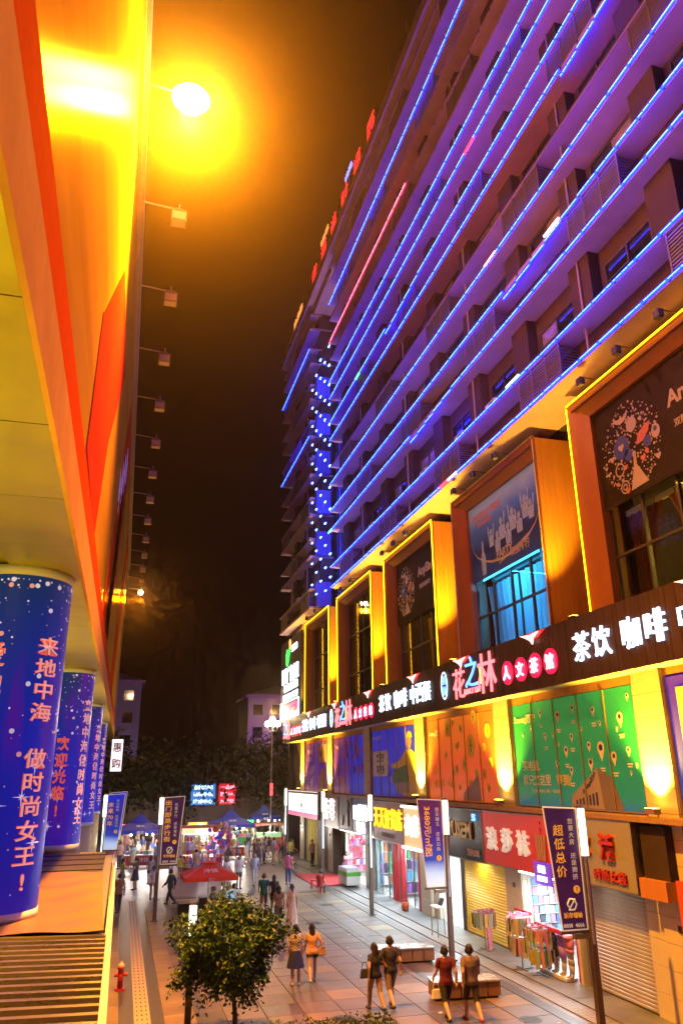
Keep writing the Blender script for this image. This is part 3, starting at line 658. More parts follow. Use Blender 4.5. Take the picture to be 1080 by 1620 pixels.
# blue
M_bluep = grad_mat('royal_blue_print', [(0, (.015, .02, .38)), (1, (.02, .025, .5))], 2, 4.8, 8.1, em=.6, noise=.5)
t = wall_poster('royal blue wall poster with a delivery man in yellow above the far shops', 35.5, 42.4, M_bluep, npan=5)
MB().prism([(X, 42.3, 5.75), (X, 42.3, 7.05), (X, 39.9, 7.05), (X, 39.55, 6.4), (X, 39.9, 5.75)], (-.004, 0, 0)).build('printed_tag', M_pw, t)
letter('lettering', '来苏宁', (X-.006, 41.0, 6.7), .46, M_pnavy, t, d=.006, bold=.025); letter('lettering', '享更多', (X-.006, 41.0, 6.1), .46, M_pnavy, t, d=.006, bold=.025)
letter('lettering', 'Suning苏宁', (X-.006, 41.5, 7.75), .26, M_pw, t, d=.006, wd=1.5)
a = MB(); M_pskin = mat('print_skin', (.6, .35, .2), .5, var=.1)
a.prism([(X, 37.6, 4.8), (X, 35.55, 4.8), (X, 35.55, 6.7), (X, 36.2, 7.0), (X, 37.1, 6.95), (X, 37.9, 6.5), (X, 39.0, 6.35), (X, 39.0, 6.15), (X, 37.9, 6.1), (X, 37.4, 6.0)], (-.004, 0, 0)); a.prism([(X, 36.4+.42*math.cos(q), 7.55+.32*math.sin(q)) for q in np.linspace(0, math.pi, 8)], (-.006, 0, 0)); a.build('printed_jacket', M_py, t)
a = MB(); disc(a, 36.45, 7.35, .32, X-.001, 14, .004, .9, 1.15); disc(a, 39.1, 6.25, .15, X-.001, 8); disc(a, 39.3, 5.6, .18, X-.001, 8); a.build('printed_face', M_pskin, t)
MB().prism([(X-.002, 39.2, 6.0), (X-.002, 38.9, 5.4), (X-.002, 36.6, 5.5), (X-.002, 36.8, 6.3)], (-.004, 0, 0)).build('printed_parcel', mat('print_green', (.06, .22, .1), .5), t)
MB().prism([(X-.002, 38.8, 5.4), (X-.002, 38.2, 4.9), (X-.002, 36.6, 5.0), (X-.002, 36.6, 5.5)], (-.004, 0, 0)).build('printed_parcel', M_pgry, t)
# purple ones
M_purp = grad_mat('purple_print', [(0, (.38, .16, .06)), (.25, (.14, .04, .22)), (.7, (.09, .02, .26)), (1, (.14, .03, .16))], 2, 4.8, 8.1, em=.6, noise=.8)
t = wall_poster('purple wall poster with red balloons rising above the far shops', 43.9, 50.9, M_purp, npan=5)
MB().box(13.49, 13.499, 44.2, 47.3, 4.8, 8.1).build('printed_night', M_bluep, t)
a = MB(); rr = random.Random(4)
for i in range(34): disc(a, rr.uniform(44.2, 48.0), rr.uniform(5.9, 8.0), rr.uniform(.08, .22), X-.007, 8, .004, .9, 1.2)
disc(a, 45.6, 7.3, .4, X-.008, 12, .004, .9, 1.25); a.build('printed_balloon', mat('print_red_balloon', (.55, .07, .05), .5, var=.3, scale=3), t)
letter('lettering', 'Suning', (X-.006, 50.1, 7.6), .3, M_pw, t, d=.006); letter('lettering', '要购物', (X-.006, 49.5, 6.2), .45, M_pgry, t, d=.006); letter('lettering', '更轻松', (X-.006, 49.2, 5.5), .6, M_py, t, d=.006)
t = wall_poster('dark purple wall poster with slanted lettering at the building corner', 52.3, 59.3, M_purp, npan=5)
letter('lettering', '精彩生活', (X-.006, 57.8, 7.5), .35, M_pw, t, d=.006); letter('lettering', '家电城', (X-.006, 57.9, 7.0), .35, M_pw, t, d=.006)
MB().box(13.485, 13.499, 53.0, 55.2, 6.7, 7.9).build('printed_tag', M_pskin, t); letter('lettering', '品质好', (X-.01, 54.2, 7.3), .4, M_pnavy, t, d=.006)
letter('lettering', '五折起售', (X-.006, 57.5, 6.1), .6, M_pw, t, d=.006, ax=((0, -.95, .25), (0, 0, 1))); letter('lettering', '好生活', (X-.006, 57.3, 5.4), .6, M_pw, t, d=.006, ax=((0, -.95, .25), (0, 0, 1)))
MB().prism([(X, 55.0, 4.8), (X, 53.2, 4.8), (X, 53.2, 6.0), (X, 54.0, 6.4), (X, 55.0, 5.7)], (-.004, 0, 0)).build('printed_parcel', M_pskin, t)
# nearest blue poster at the right edge
t = wall_poster('blue wall poster with a yellow label at the right edge', 10.0, 17.1, grad_mat('deep_blue_print', [(0, (.01, .05, .2)), (.4, (.03, .05, .35)), (1, (.05, .01, .35))], 2, 3.4, 8.2, em=.6), z0=3.4, z1=8.2, npan=4)
MB().box(13.485, 13.499, 14.0, 16.7, 6.5, 7.85).build('printed_tag', mat('print_pale_yellow', (.8, .72, .35), .5, var=0), t)
letter('lettering', 'Suning', (X-.012, 15.0, 7.3), .42, M_pnavy, t, d=.006, bold=.02); letter('lettering', '苏宁', (X-.012, 15.4, 6.85), .3, M_pnavy, t, d=.006)
tag(MB().box(12.9, 13.3, 15.6, 17.0, 2.2, 3.35).build('sign_box', mat('orange_red_panel', (.62, .09, .02), .4)), 'orange red sign box at the right edge below the blue poster', 'sign')

# ------------------------------------------------------------------ tea house lettering along the fascia
tea = thing('tea_house_sign', 'lit characters of the tea house repeated along the dark fascia', 'sign')
xs = 12.655
for u in (11.1, 29.7, 48.3, 66.0):
    if u < 12: continue
    if u < 64.4:
        mb = MB(); n = 20
        pts = [(u+.30*math.cos(2*math.pi*i/n), 9.3+.55*math.sin(2*math.pi*i/n)) for i in range(n)]
        for i in range(n): mb.tube((xs, *pts[i]), (xs, *pts[(i+1) % n]), .025, n=4)
        mb.build('oval_ring', M_signw, tea)
        letter('character', '香林', (xs, u, 9.3), .78, M_signblue, tea, vertical=True, wd=.34, bold=0, d=.04)
    for ch, dy, z, h, m in (('花', -1.5, 9.22, 1.15, M_signpink), ('之', -2.7, 9.55, 1.15, M_signblue), ('林', -4.0, 9.35, 1.45, M_signpink)):
        if u+dy < 64.4: letter('character', ch, (xs, u+dy, z), h, m, tea, bold=.0, d=.05)
    if u-3 < 64: letter('character', 'SINCE 1997', (xs, u-2.75, 8.83), .2, M_signpink, tea, d=.04); MB().tube((xs, u-3.55, 9.0), (xs, u-3.5, 9.6), .06, n=6).build('character_stroke', M_signor, tea)
    for i, ch in enumerate('人文茶馆'):
        y = u-5.65-i*.96
        d = MB().tube((xs+.02, y, 9.12), (xs-.03, y, 9.12), .40, n=24).build('sign_disc', M_disc, tea)
        letter('character', ch, (xs-.06, y, 9.12), .48, glow('lilac_letters', (.8, .6, 1), 4), d, d=.03)
for u in (20.0, 38.6, 57.0):
    for ch, dy in (('茶', -.6), ('饮', -1.6), ('咖', -2.95), ('啡', -3.95), ('中', -5.2), ('西', -6.05), ('餐', -6.95)):
        if u+dy > 9: letter('character', ch, (xs, u+dy, 9.3), .84, M_signw, tea, bold=.002, d=.06)
# little red bird-shaped lamps on the fascia
BN = ['nearest the right edge above the coffee characters', 'below the blue lit window', 'beside the pink tea house characters', 'below the dim middle window', 'below the tall fourth window', 'left of the far tea house characters', 'next to the lettered billboard']
for i, y in enumerate((14.3, 22.1, 27.8, 33.2, 40.2, 47.3, 54.5)):
    f = thing('bird_lamp', 'red bird-shaped lamp on the fascia %s' % BN[i], 'lamp', (12.62, y, 9.95), 0, 'red bird-shaped lamps on the fascia')
    MB().prism([(0, .75, .22), (0, .1, .16), (0, -.45, .20), (0, -.1, .05), (0, -.02, -.16), (0, .12, -.02), (0, .4, .1)], (-.05, 0, 0)).build('bird', glow('bird_pink', (1, .42, .36), 3.2), f)
    MB().prism([(.03, .5, .22), (.03, -.75, .22), (.03, -.3, .04), (.03, .1, 0)], (-.02, 0, 0)).build('halo_plate', glow('bird_red', (1, .02, .02), 3), f)
# billboard at the far end
t = thing('billboard', 'dark billboard with white phone numbers and a green sprig at the building corner', 'billboard')
MB().box(12.9, 13.1, 58.6, 66.6, 10.22, 16.9).build('panel', mat('navy_billboard', (.012, .012, .05), .5), t)
M_bw = glow('billboard_white', (.75, .88, 1), 3.5)
letter('lettering', '铭艺广告房租', (12.87, 62.7, 13.9), 1.35, M_bw, t, wd=6.8, bold=.02, d=.04); letter('lettering', '400-9843-7718', (12.87, 62.4, 12.85), .62, M_bw, t, wd=5.6, bold=.02, d=.04); letter('lettering', '13974-88-98-81-57', (12.87, 62.5, 12.1), .5, M_bw, t, wd=6, bold=.02, d=.04)
fr = MB()
for p, q in (((66.3, 11.7), (59.2, 11.7)), ((59.2, 11.7), (59.2, 10.35)), ((66.3, 10.35), (59.2, 10.35)), ((66.3, 11.7), (66.3, 10.35))): fr.tube((12.86, *p), (12.86, *q), .05, n=5)
fr.build('neon_border', M_bw, t)
letter('lettering', '招租', (12.87, 65.0, 11.0), .9, M_bw, t, wd=1.9, bold=.02, d=.04); MB().box(12.84, 12.89, 59.6, 63.3, 10.6, 11.45).build('pink_plate', glow('pink_plate', (1, .05, .25), 2), t)
letter('lettering', '旺铺', (12.82, 61.4, 11.0), .6, mat('print_dark_red', (.2, 0, .02), .5), t, wd=2.6, d=.02)
s = MB(); s.path([(12.86, 64.2, 14.9), (12.86, 63.6, 15.6), (12.86, 63.9, 16.1)], [.05, .16, .04]); s.path([(12.86, 62.6, 16.2), (12.86, 63.2, 15.4), (12.86, 63.6, 14.9), (12.86, 64.0, 14.7)], [.05, .12, .12, .04]); s.build('sprig', glow('green_sprig', (.05, .8, .08), 2.5), t)
MB().path([(12.85, 62.7, 16.0), (12.85, 62.5, 16.5), (12.85, 62.7, 16.8)], [.05, .13, .03]).build('flame', glow('orange_flame', (1, .4, .1), 2.5), t)
letter('lettering', '生活空间', (12.87, 61.0, 15.9), .55, M_bw, t, d=.04)

# ------------------------------------------------------------------ shop signs
def shop_sign(label, y0, y1, m, z0=2.75, z1=4.5, x=13.05, name='shop_sign', tilt=0):
    t = thing(name, label, 'shop sign', group='shop signs along the right-hand shops')
    MB().box(x, 13.45, y0, y1, z0, z1).build('board', m, t)
    fr = MB()
    for a, b, c, d in ((y0, y1, z0-.03, z0), (y0, y1, z1, z1+.03), (y0-.025, y0, z0-.03, z1+.03), (y1, y1+.025, z0-.03, z1+.03)): fr.box(x-.02, 13.3, a, b, c, d)
    fr.build('trim', M_steel, t); return t
M_glit = mat('glitter_panel', (.52, .50, .36), .35, .3, var=.45, scale=60)
t = shop_sign('glittering gold shop sign with red characters above the silver shutter', 18.62, 22.75, M_glit, 2.85, 4.56, 12.98)
MB().box(12.99, 13.4, 17.5, 18.55, 2.8, 3.25).build('orange_soffit_box', M_plank, t); MB().box(13.15, 13.4, 17.5, 18.5, 3.25, 4.5).build('recess', M_wall2, t)
M_r = mat('raised_red_letter', (.55, .04, .01), .35, var=.15); M_gold = mat('raised_gold_letter', (.62, .40, .08), .3, .5, var=.2)
letter('lettering', '女', (12.94, 20.85, 3.9), .62, M_r, t, bold=.03, d=.1); letter('lettering', '活', (12.94, 19.75, 3.88), .68, M_r, t, bold=.03, d=.1)
letter('lettering', '时尚女装', (12.95, 19.75, 3.15), .3, M_r, t, bold=.02, d=.05, wd=1.5)
t = shop_sign('red hosiery shop sign with three white characters', 22.95, 27.75, mat('red_sign', (.6, .03, .012), .35, var=.06, scale=2, em=(.6, .025, .01), es=.3), 2.78, 4.5)  # emission in board and letters stands in for street light on them
for i, ch in enumerate('浪莎袜'): letter('lettering', ch, (13.0, 26.95-i*1.15, 3.62), .78, mat('added_glow_white_letter', (.8, .78, .72), .4, var=0, em=(.8, .74, .62), es=.45), t, bold=.012, d=.1)
letter('lettering', '25元', (13.03, 23.5, 4.1), .5, M_r, t, vertical=True, d=.03); 
mb = MB()
for i in range(4): mb.prism([(13.02, 23.75-i*.14, 3.2), (13.02, 23.63-i*.14, 3.2), (13.02, 23.66-i*.17, 3.95), (13.02, 23.78-i*.17, 3.95)], (-.03, 0, 0))
mb.build('printed_stockings', M_pskin, t)
MB().box(12.98, 13.04, 22.98, 24.0, 2.5, 3.15).build('purple_plate', glow('purple_plate', (.18, .05, .6), .8), t); letter('lettering', '丝袜', (12.97, 23.5, 2.95), .24, M_signw, t, d=.02); MB().box(12.96, 12.985, 23.2, 23.8, 2.6, 2.75).build('white_strip', M_signw, t)
t = shop_sign('black shop sign with worn gold lettering above the yellow shutter', 27.85, 32.2, mat('black_gloss_sign', (.02, .018, .018), .22, var=.2, scale=3), 2.72, 4.5)
letter('lettering', 'WUSEM', (13.0, 30.0, 3.75), .6, M_gold, t, wd=2.6, bold=.03, d=.06); letter('lettering', '5S', (13.0, 28.4, 4.25), .25, M_signblue, t, d=.03); letter('lettering', '无色无味', (13.0, 28.6, 3.0), .26, M_pw, t, d=.03)
t = shop_sign('white and orange lit shop sign with thick white characters beside the banner', 34.1, 36.35, glow('orange_lightbox', (.9, .45, .2), .9), 2.7, 4.35)
letter('lettering', '衣库', (12.99, 35.2, 3.6), .95, M_lightbox, t, bold=.015, d=.1, wd=1.8); MB().box(12.9, 13.06, 34.1, 36.35, 4.35, 4.45).build('lamp_strip', M_tubew, t); MB().box(12.9, 13.06, 34.1, 36.35, 2.58, 2.68).build('lamp_strip', M_tubew, t)
M_mar = mat('maroon_sign', (.22, .015, .05), .35, var=.15, scale=2)
t = shop_sign('maroon shop sign with five thick yellow characters', 36.5, 41.1, M_mar, 2.7, 4.5)
for i, ch in enumerate('天天好货店'): letter('lettering', ch, (12.99, 40.4-i*.88, 3.75), .95, M_signyel, t, bold=.012, d=.1, wd=.74)
letter('lettering', '衣服 鞋包 日用百货', (13.02, 38.8, 2.98), .22, M_pgry, t, d=.02)
t = shop_sign('blue shop sign with white lit characters on two lines', 41.6, 45.0, mat('blue_sign', (.03, .05, .32), .35, var=.1), 2.75, 4.6)
letter('lettering', '四姊妹', (12.99, 43.3, 3.85), .85, M_lightbox, t, bold=.008, d=.08, wd=2.7); letter('lettering', '饰品', (12.99, 43.3, 3.1), .6, M_lightbox, t, bold=.008, d=.08, wd=1.6)
t = shop_sign('unlit grey shop sign with a dark horse shape', 45.3, 48.0, mat('grey_sign', (.22, .2, .26), .4, var=.1), 2.75, 4.65)
MB().prism([(13.03, y, z) for y, z in ((47.6, 3.0), (47.4, 3.6), (47.1, 4.1), (46.3, 4.15), (46.0, 4.45), (45.7, 4.2), (45.9, 3.9), (45.8, 3.0), (46.1, 3.0), (46.3, 3.6), (46.9, 3.6), (47.2, 3.0))], (-.05, 0, 0)).build('horse_shape', mat('dark_navy_shape', (.02, .02, .06), .4), t)
t = shop_sign('dark maroon shop sign with two white lit characters', 48.3, 52.3, M_mar, 2.75, 4.7)
for i, ch in enumerate('蓝莓'): letter('lettering', ch, (12.99, 51.2-i*1.6, 3.8), 1.25, M_lightbox, t, bold=.012, d=.1, wd=1.15)
t = shop_sign('long white lightbox shop sign at the far building corner', 53.6, 63.4, M_lightbox, 3.0, 4.75, name='lightbox_sign')
letter('lettering', '品', (13.03, 58.6, 3.9), .6, mat('grey_logo', (.3, .3, .3), .5), t, d=.02); MB().box(13.02, 13.049, 53.6, 63.4, 3.0, 3.3).build('pink_band', glow('pink_band', (.9, .12, .25), 1.5), t)

# ------------------------------------------------------------------ shop rooms
M_in = mat('shop_wall_white', (.72, .73, .72), .6, var=.05); M_fl = mat('shop_floor_tile', (.52, .50, .47), .25, var=.12)
def shop(label, y0, y1, m=None, lights=1, s=1, h=2.75, depth=16.2):
    t = thing('shop', label, 'shop', group='shops along the right side'); m = m or M_in
    MB().box(depth, depth+.1, y0, y1, 0, h).build('back_wall', m, t); MB().box(13.6, depth, y0-.05, y0, 0, h).build('side_wall', m, t); MB().box(13.6, depth, y1, y1+.05, 0, h).build('side_wall', m, t)
    MB().box(13.56, depth, y0, y1, -.02, .012).build('shop_floor', M_fl, t); MB().box(13.6, depth, y0, y1, h, h+.08).build('shop_ceiling', m, t)
    for i in range(lights):
        y = y0+(y1-y0)*(i+.5)/lights
        MB().box(13.9, depth-.4, y-.09, y+.09, h-.07, h-.02).build('ceiling_light', M_ceil, t)
        light('lamp', 'AREA', ((13.9+depth)/2, y, h-.12), 80*s, (.86, .96, 1), t, depth-14.4, ((13.9+depth)/2, y, 0), sy=.25)
    return t
def shutter(label, y0, y1, z1, m, x=13.55):
    t = thing('roller_shutter', label, 'shutter', group='closed roller shutters')
    sm = MB().add([(0, y0, 0), (0, y1, 0), (-.018, y0, .02), (-.018, y1, .02), (-.018, y0, .075), (-.018, y1, .075), (0, y0, .095), (0, y1, .095)], [(0, 1, 3, 2), (2, 3, 5, 4), (4, 5, 7, 6)]).mesh('slat', m)
    z = .02
    while z < z1-.1:
        inst('slat', sm, t, (x, 0, z)); z += .097
    MB().box(x-.04, x+.02, y0-.06, y0, 0, z1).box(x-.04, x+.02, y1, y1+.06, 0, z1).build('guide_rail', M_steel, t); MB().box(x-.03, x, y0, y1, 0, .02).build('bottom_bar', M_dark, t)
    MB().box(x+.02, x+.06, y0, y1, 0, z1).build('backing', M_dark, t)
    return t
def mix_mat(name, c1, c2, scale, lo=.45, hi=.6, rough=.4, metal=.3, stretch=(1, 1, 1)):
    m = bpy.data.materials.new(name); m.use_nodes = True; nt = m.node_tree; b = nt.nodes['Principled BSDF']; b.inputs['Roughness'].default_value = rough; b.inputs['Metallic'].default_value = metal
    tc = nt.nodes.new('ShaderNodeTexCoord'); mp = nt.nodes.new('ShaderNodeMapping'); mp.inputs['Scale'].default_value = stretch
    n = nt.nodes.new('ShaderNodeTexNoise'); n.inputs['Scale'].default_value = scale; n.inputs['Detail'].default_value = 7; cr = nt.nodes.new('ShaderNodeValToRGB')
    cr.color_ramp.elements[0].position = lo; cr.color_ramp.elements[0].color = (*c1, 1); cr.color_ramp.elements[1].position = hi; cr.color_ramp.elements[1].color = (*c2, 1)
    nt.links.new(tc.outputs['Object'], mp.inputs[0]); nt.links.new(mp.outputs[0], n.inputs[0]); nt.links.new(n.outputs[0], cr.inputs[0]); nt.links.new(cr.outputs[0], b.inputs['Base Color']); return m
shutter('closed silver roller shutter with a brown stain at the right edge', 19.15, 22.15, 2.85, mix_mat('stained_shutter', (.55, .53, .50), (.36, .24, .13), .5, .52, .68, stretch=(1, 1, 3)))
shutter('closed yellow roller shutter below the black sign', 27.1, 30.75, 2.75, mix_mat('yellow_shutter', (.80, .52, .04), (.16, .11, .04), .35, .58, .64, stretch=(1, .4, 5)))
shutter('closed dark brown shutter near the far corner', 53.0, 55.6, 2.95, mat('brown_shutter', (.12, .08, .06), .5, .3, var=.2))
for j in range(5): MB().box(13.46, 13.62, 18.37, 19.08, j*.6+.006, j*.6+.594).build('wall_tile', M_tile, bld)
S2 = shop('brightly lit hosiery shop with packets covering its walls', 22.7, 25.65, s=1.4, depth=15.6)
S4 = shop('narrow white lit shop beyond the yellow shutter', 31.1, 33.4, mat('printed_white_wall', (.75, .74, .7), .5, var=.25, scale=3), s=1.3)
S5 = shop('glass fronted boutique with red columns', 35.4, 38.9, s=1.0)
S6 = shop('glass fronted boutique with clothes rails below the maroon sign', 39.0, 42.5, s=1.0)
S7 = shop('open trinket shop hung with pink balloons', 43.9, 48.6, s=1.2, lights=2)
S8 = shop('far shop with yellow door curtain strips', 55.9, 59.3, mat('dim_shop_wall', (.5, .4, .2), .6), s=.4)
MB().box(13.5, 13.75, 30.8, 31.05, 0, 2.7).build('door_jamb', M_dark, S4); MB().box(13.5, 13.7, 33.45, 34.1, 0, 2.7).build('door_jamb', M_tile, S4)
for t, y0, y1 in ((S5, 35.4, 38.9), (S6, 39.0, 42.5)):
    for i in range(3):
        a = y0+.2+i*(y1-y0-.4)/3; b = a+(y1-y0-.4)/3-.05
        if i == 1: continue
        MB().box(13.54, 13.555, a, b, .08, 2.6).build('glass_panel', M_glass, t); MB().box(13.52, 13.58, a-.03, a, 0, 2.65).box(13.52, 13.58, b, b+.03, 0, 2.65).build('glass_frame', M_steel, t)
M_redp = mat('red_lacquer', (.5, .02, .03), .35)
for y in (35.45, 38.0, 39.0): MB().box(13.40, 13.62, y-.22, y+.22, 0, 2.68).build('red_column', M_redp, S5)
MB().box(13.4, 13.6, 22.45, 22.62, 0, 2.3).build('red_post', M_redp, S2); MB().box(13.35, 13.6, 22.3, 22.44, 0, 2.8).build('cream_post', M_tile, S2)
for y0 in (56.2, 56.75, 57.3, 57.85, 58.4): MB().box(13.6, 13.64, y0, y0+.3, .05, 2.9).build('curtain_strip', cm((.7, .55, .08)), S8)
GC = [(.75, .75, .78), (.10, .25, .6), (.6, .12, .3), (.15, .45, .5), (.75, .6, .15), (.35, .12, .5), (.15, .5, .2), (.7, .2, .1), (.05, .05, .08)]
def goods(parent, along, fixed, lo, hi, z0, z1, nx, nz, seed, depth=.08, pal=GC, face=-1):
    rr = random.Random(seed); g = {}
    for j in range(nz):
        for i in range(nx):
            if rr.random() < .06: continue
            c = rr.choice(pal); mb = g.setdefault(c, MB()); s = (hi-lo)/nx; a = lo+i*s+s*.08; b = lo+(i+1)*s-s*.08; h = (z1-z0)/nz; u = z0+j*h+h*.04; v = u+h*rr.uniform(.7, .9); d = depth*rr.uniform(.4, 1)
            if along == 'y': mb.box(fixed, fixed+face*d, a, b, u, v)
            else: mb.box(a, b, fixed, fixed+face*d, u, v)
    for c, mb in g.items(): mb.build('goods', cm(c, .35), parent)
# hosiery displays
def shelf(label, along, fixed, lo, hi, z0, z1, nx, nz, seed, face=-1, pal=GC):
    t = thing('display_wall', label, 'display', group='shop display walls'); mb = MB()
    for j in range(nz+1):
        z = z0+(z1-z0)*j/nz
        if along == 'y': mb.box(fixed, fixed+face*.09, lo, hi, z-.012, z)
        else: mb.box(lo, hi, fixed, fixed+face*.09, z-.012, z)
    mb.build('shelf_board', M_white, t); goods(t, along, fixed, lo, hi, z0, z1, nx, nz, seed, face=face, pal=pal); return t
cool = [(.75, .78, .82), (.2, .4, .7), (.6, .65, .7), (.12, .2, .5), (.1, .1, .14), (.65, .3, .45), (.3, .55, .6)]
shelf('wall of hosiery packets at the back of the lit hosiery shop', 'y', 15.57, 22.75, 25.6, .9, 2.55, 16, 9, 1, pal=cool)
shelf('wall of blue and white packets on the left side of the hosiery shop', 'x', 25.62, 13.7, 15.5, .5, 2.5, 9, 7, 2, pal=cool)
shelf('shelf of mixed goods on the back wall of the narrow white shop', 'y', 16.15, 31.3, 33.2, 1.0, 2.3, 6, 3, 3)
shelf('clothes and bags along the back of the red columned boutique', 'y', 16.15, 35.6, 38.7, .3, 2.3, 12, 4, 4)
shelf('clothes along the back of the boutique below the maroon sign', 'y', 16.15, 39.2, 42.3, .3, 2.3, 12, 4, 5)
shelf('clothes on the side wall of the boutique below the maroon sign', 'x', 42.45, 13.8, 16, .3, 2.4, 10, 4, 6)
shelf('clothes on the side wall of the red columned boutique', 'x', 38.85, 13.8, 16, .3, 2.4, 10, 4, 9)
warm = [(.7, .1, .2), (.75, .3, .5), (.8, .5, .2), (.7, .7, .7), (.6, .05, .08), (.3, .1, .5)]
shelf('rows of trinkets on the back wall of the open trinket shop', 'y', 16.15, 44.1, 48.4, .3, 2.5, 16, 6, 7, pal=warm)
shelf('rows of trinkets on the side wall of the open trinket shop', 'x', 48.55, 13.8, 16, .3, 2.5, 10, 6, 8, pal=warm)
for i in range(14):
    y, x, z = random.uniform(44.2, 48.3), random.uniform(13.7, 15), random.uniform(1.9, 2.5); r = random.uniform(.11, .17)
    tag(MB().ell((x, y, z), r, r, r*1.15).build('balloon', mat('balloon_%d' % (i % 3), [(.75, .2, .4), (.75, .6, .6), (.65, .08, .12)][i % 3], .25, var=0), smooth=True), '%s balloon hanging in the open trinket shop' % ('pink', 'pale', 'red')[i % 3], 'balloon', 'balloons in the trinket shop')
def rack(label, x, y, seed, h=1.5, big=True):
    t = thing('stocking_rack', label, 'rack', (x, y, 0), 0, 'stocking racks on the pavement'); mb = MB()
    mb.tube((0, 0, 0), (0, 0, h), .02, n=6); mb.box(-.35, .35, -.03, .03, .0, .03).box(-.03, .03, -.35, .35, .0, .03)
    for z in (h-.05,)+((h-.6,) if big else ()):
        for i in range(14):
            a, b = 2*math.pi*i/14, 2*math.pi*(i+1)/14; mb.tube((.36*math.cos(a), .36*math.sin(a), z), (.36*math.cos(b), .36*math.sin(b), z), .01, n=4)
        for i in range(4): a = math.pi*i/2; mb.tube((0, 0, z), (.36*math.cos(a), .36*math.sin(a), z), .008, n=4)
    mb.build('stand', M_steel, t); rr = random.Random(seed); g = {}
    for z in (h-.05,)+((h-.6,) if big else ()):
        for i in range(44):
            a = 2*math.pi*i/44; c = rr.choice([(.75, .3, .4), (.8, .5, .15), (.55, .55, .1), (.05, .05, .05), (.6, .3, .15), (.3, .5, .3)]); l = rr.uniform(.34, .56); m = g.setdefault(c, MB())
            ro = rr.uniform(.26, .42); px, py = ro*math.cos(a), ro*math.sin(a); dx, dy = -.045*math.sin(a), .045*math.cos(a); ex, ey = .02*math.cos(a), .02*math.sin(a)
            m.prism([(px-dx, py-dy, z-.04), (px+dx, py+dy, z-.04), (px+dx*.7, py+dy*.7, z-l), (px-dx*.7, py-dy*.7, z-l)], (ex, ey, 0))
    for c, m in g.items(): m.build('stockings', cm(c), t)
    cap = MB()
    for i in range(26):
        a = 2*math.pi*i/26; ro = rr.uniform(.16, .40); zc = h-.05+rr.uniform(-.08, .05); cap.box(ro*math.cos(a)-.045, ro*math.cos(a)+.045, ro*math.sin(a)-.02, ro*math.sin(a)+.02, zc-.07, zc+.04)
    cap.build('packet_headers', cm((.55, .2, .3)), t); return t
rack('round rack of stockings standing in front of the yellow shutter', 12.75, 27.5, 1, 1.25, False)
rack('tall two tier rack of stockings in front of the hosiery shop', 12.62, 24.6, 2, 1.55)
rack('short rack of coloured stockings at the hosiery shop entrance', 12.85, 23.75, 3, 1.35)
tag(MB().box(12.68, 12.82, 27.1, 27.2, .05, .8).build('scarf', cm((.75, .25, .4))), 'pink scarf hanging low beside the round stocking rack', 'scarf')
M_leg = mat('mannequin_grey', (.42, .38, .33), .4, var=.05)
for i, (c, d) in enumerate((((.5, .32, .2), 'in tan tights'), ((.03, .03, .03), 'in black leggings'), ((.4, .2, .6), 'in purple leggings'), ((.75, .25, .35), 'in pink shorts'))):
    y = 24.0-i*.42; x = 13.25; t = thing('mannequin_legs', 'display mannequin legs %s at the hosiery shop' % d, 'mannequin', (x, y, .1), 0, 'mannequin legs at the hosiery shop')
    for s in (-1, 1):
        o = .075*s
        MB().path([(0, o, 1.0), (0, o*1.05, .75), (.0, o, .5), (.02, o*.95, .32), (0, o*.9, .1), (-.02, o*.9, .03), (-.14, o, .015)], [.085, .08, .055, .058, .034, .038, .02], 8).build('leg', M_leg, t, True)
        MB().path([(0, o, 1.02), (0, o*1.05, .75), (.0, o, .42 if i < 3 else .66)], [.1, .093, .066 if i < 3 else .09], 8).build('legging', cm(c), t, True)
    MB().box(-.15, .12, -.17, .17, 1.0, 1.12).build('waist', cm(c), t, bevel=.05)
tag(MB().box(13.02, 13.4, 22.7, 24.3, .02, .1).build('display_plinth', M_white), 'low white plinth under the mannequin legs', 'plinth')
tag(MB().box(12.98, 13.06, 22.7, 24.3, 1.24, 1.36).build('display_rail', M_redp), 'red rail above the mannequin legs', 'rail'); tag(MB().box(12.98, 13.04, 24.5, 25.6, 1.5, 1.58).build('display_rail', M_redp), 'red rail above the bagged goods beside the tile pillar', 'rail')
for i, c in enumerate(((.7, .7, .74), (.45, .5, .75), (.08, .08, .1))):
    b = MB().ell((12.95, 25.35-i*.3, 1.25), .13, .13, .24, 10, 7).ell((12.95, 25.35-i*.3, 1.44), .13, .13, .07); tag(b.build('goods_bag', cm(c, .5), smooth=True), ('pale grey', 'pale blue', 'black and white')[i]+' stuffed bag hanging on the red rail', 'bag', 'bags on the rail')
for nm, y0, y1, e in ((S2, 22.8, 25.5, 180), (S4, 31.2, 33.3, 260), (S5, 35.6, 38.7, 260), (S6, 39.2, 42.3, 260), (S7, 44.2, 48.4, 260)):
    MB().box(13.2, 13.3, y0, y1, 2.66, 2.70).build('added_front_tube', M_ceil, nm); light('added_front_lamp', 'AREA', (13.22, (y0+y1)/2, 2.62), e, (.80, .95, 1), nm, .2, (12.2, (y0+y1)/2, 0), sy=y1-y0)  # tubes and lamps added under the signs to brighten the pavement
light('added_downlight', 'AREA', (13.0, 29, 2.66), 130, (1, .82, .45), bpy.data.objects['roller_shutter.001'], .15, (13.3, 29, 0), sy=3.2)  # downlight added to brighten the yellow shutter
light('added_downlight', 'AREA', (12.9, 20.7, 2.8), 22, (1, .85, .6), bpy.data.objects['roller_shutter'], .15, (13.3, 20.7, 0), sy=2.8)  # weaker light added for the silver shutter
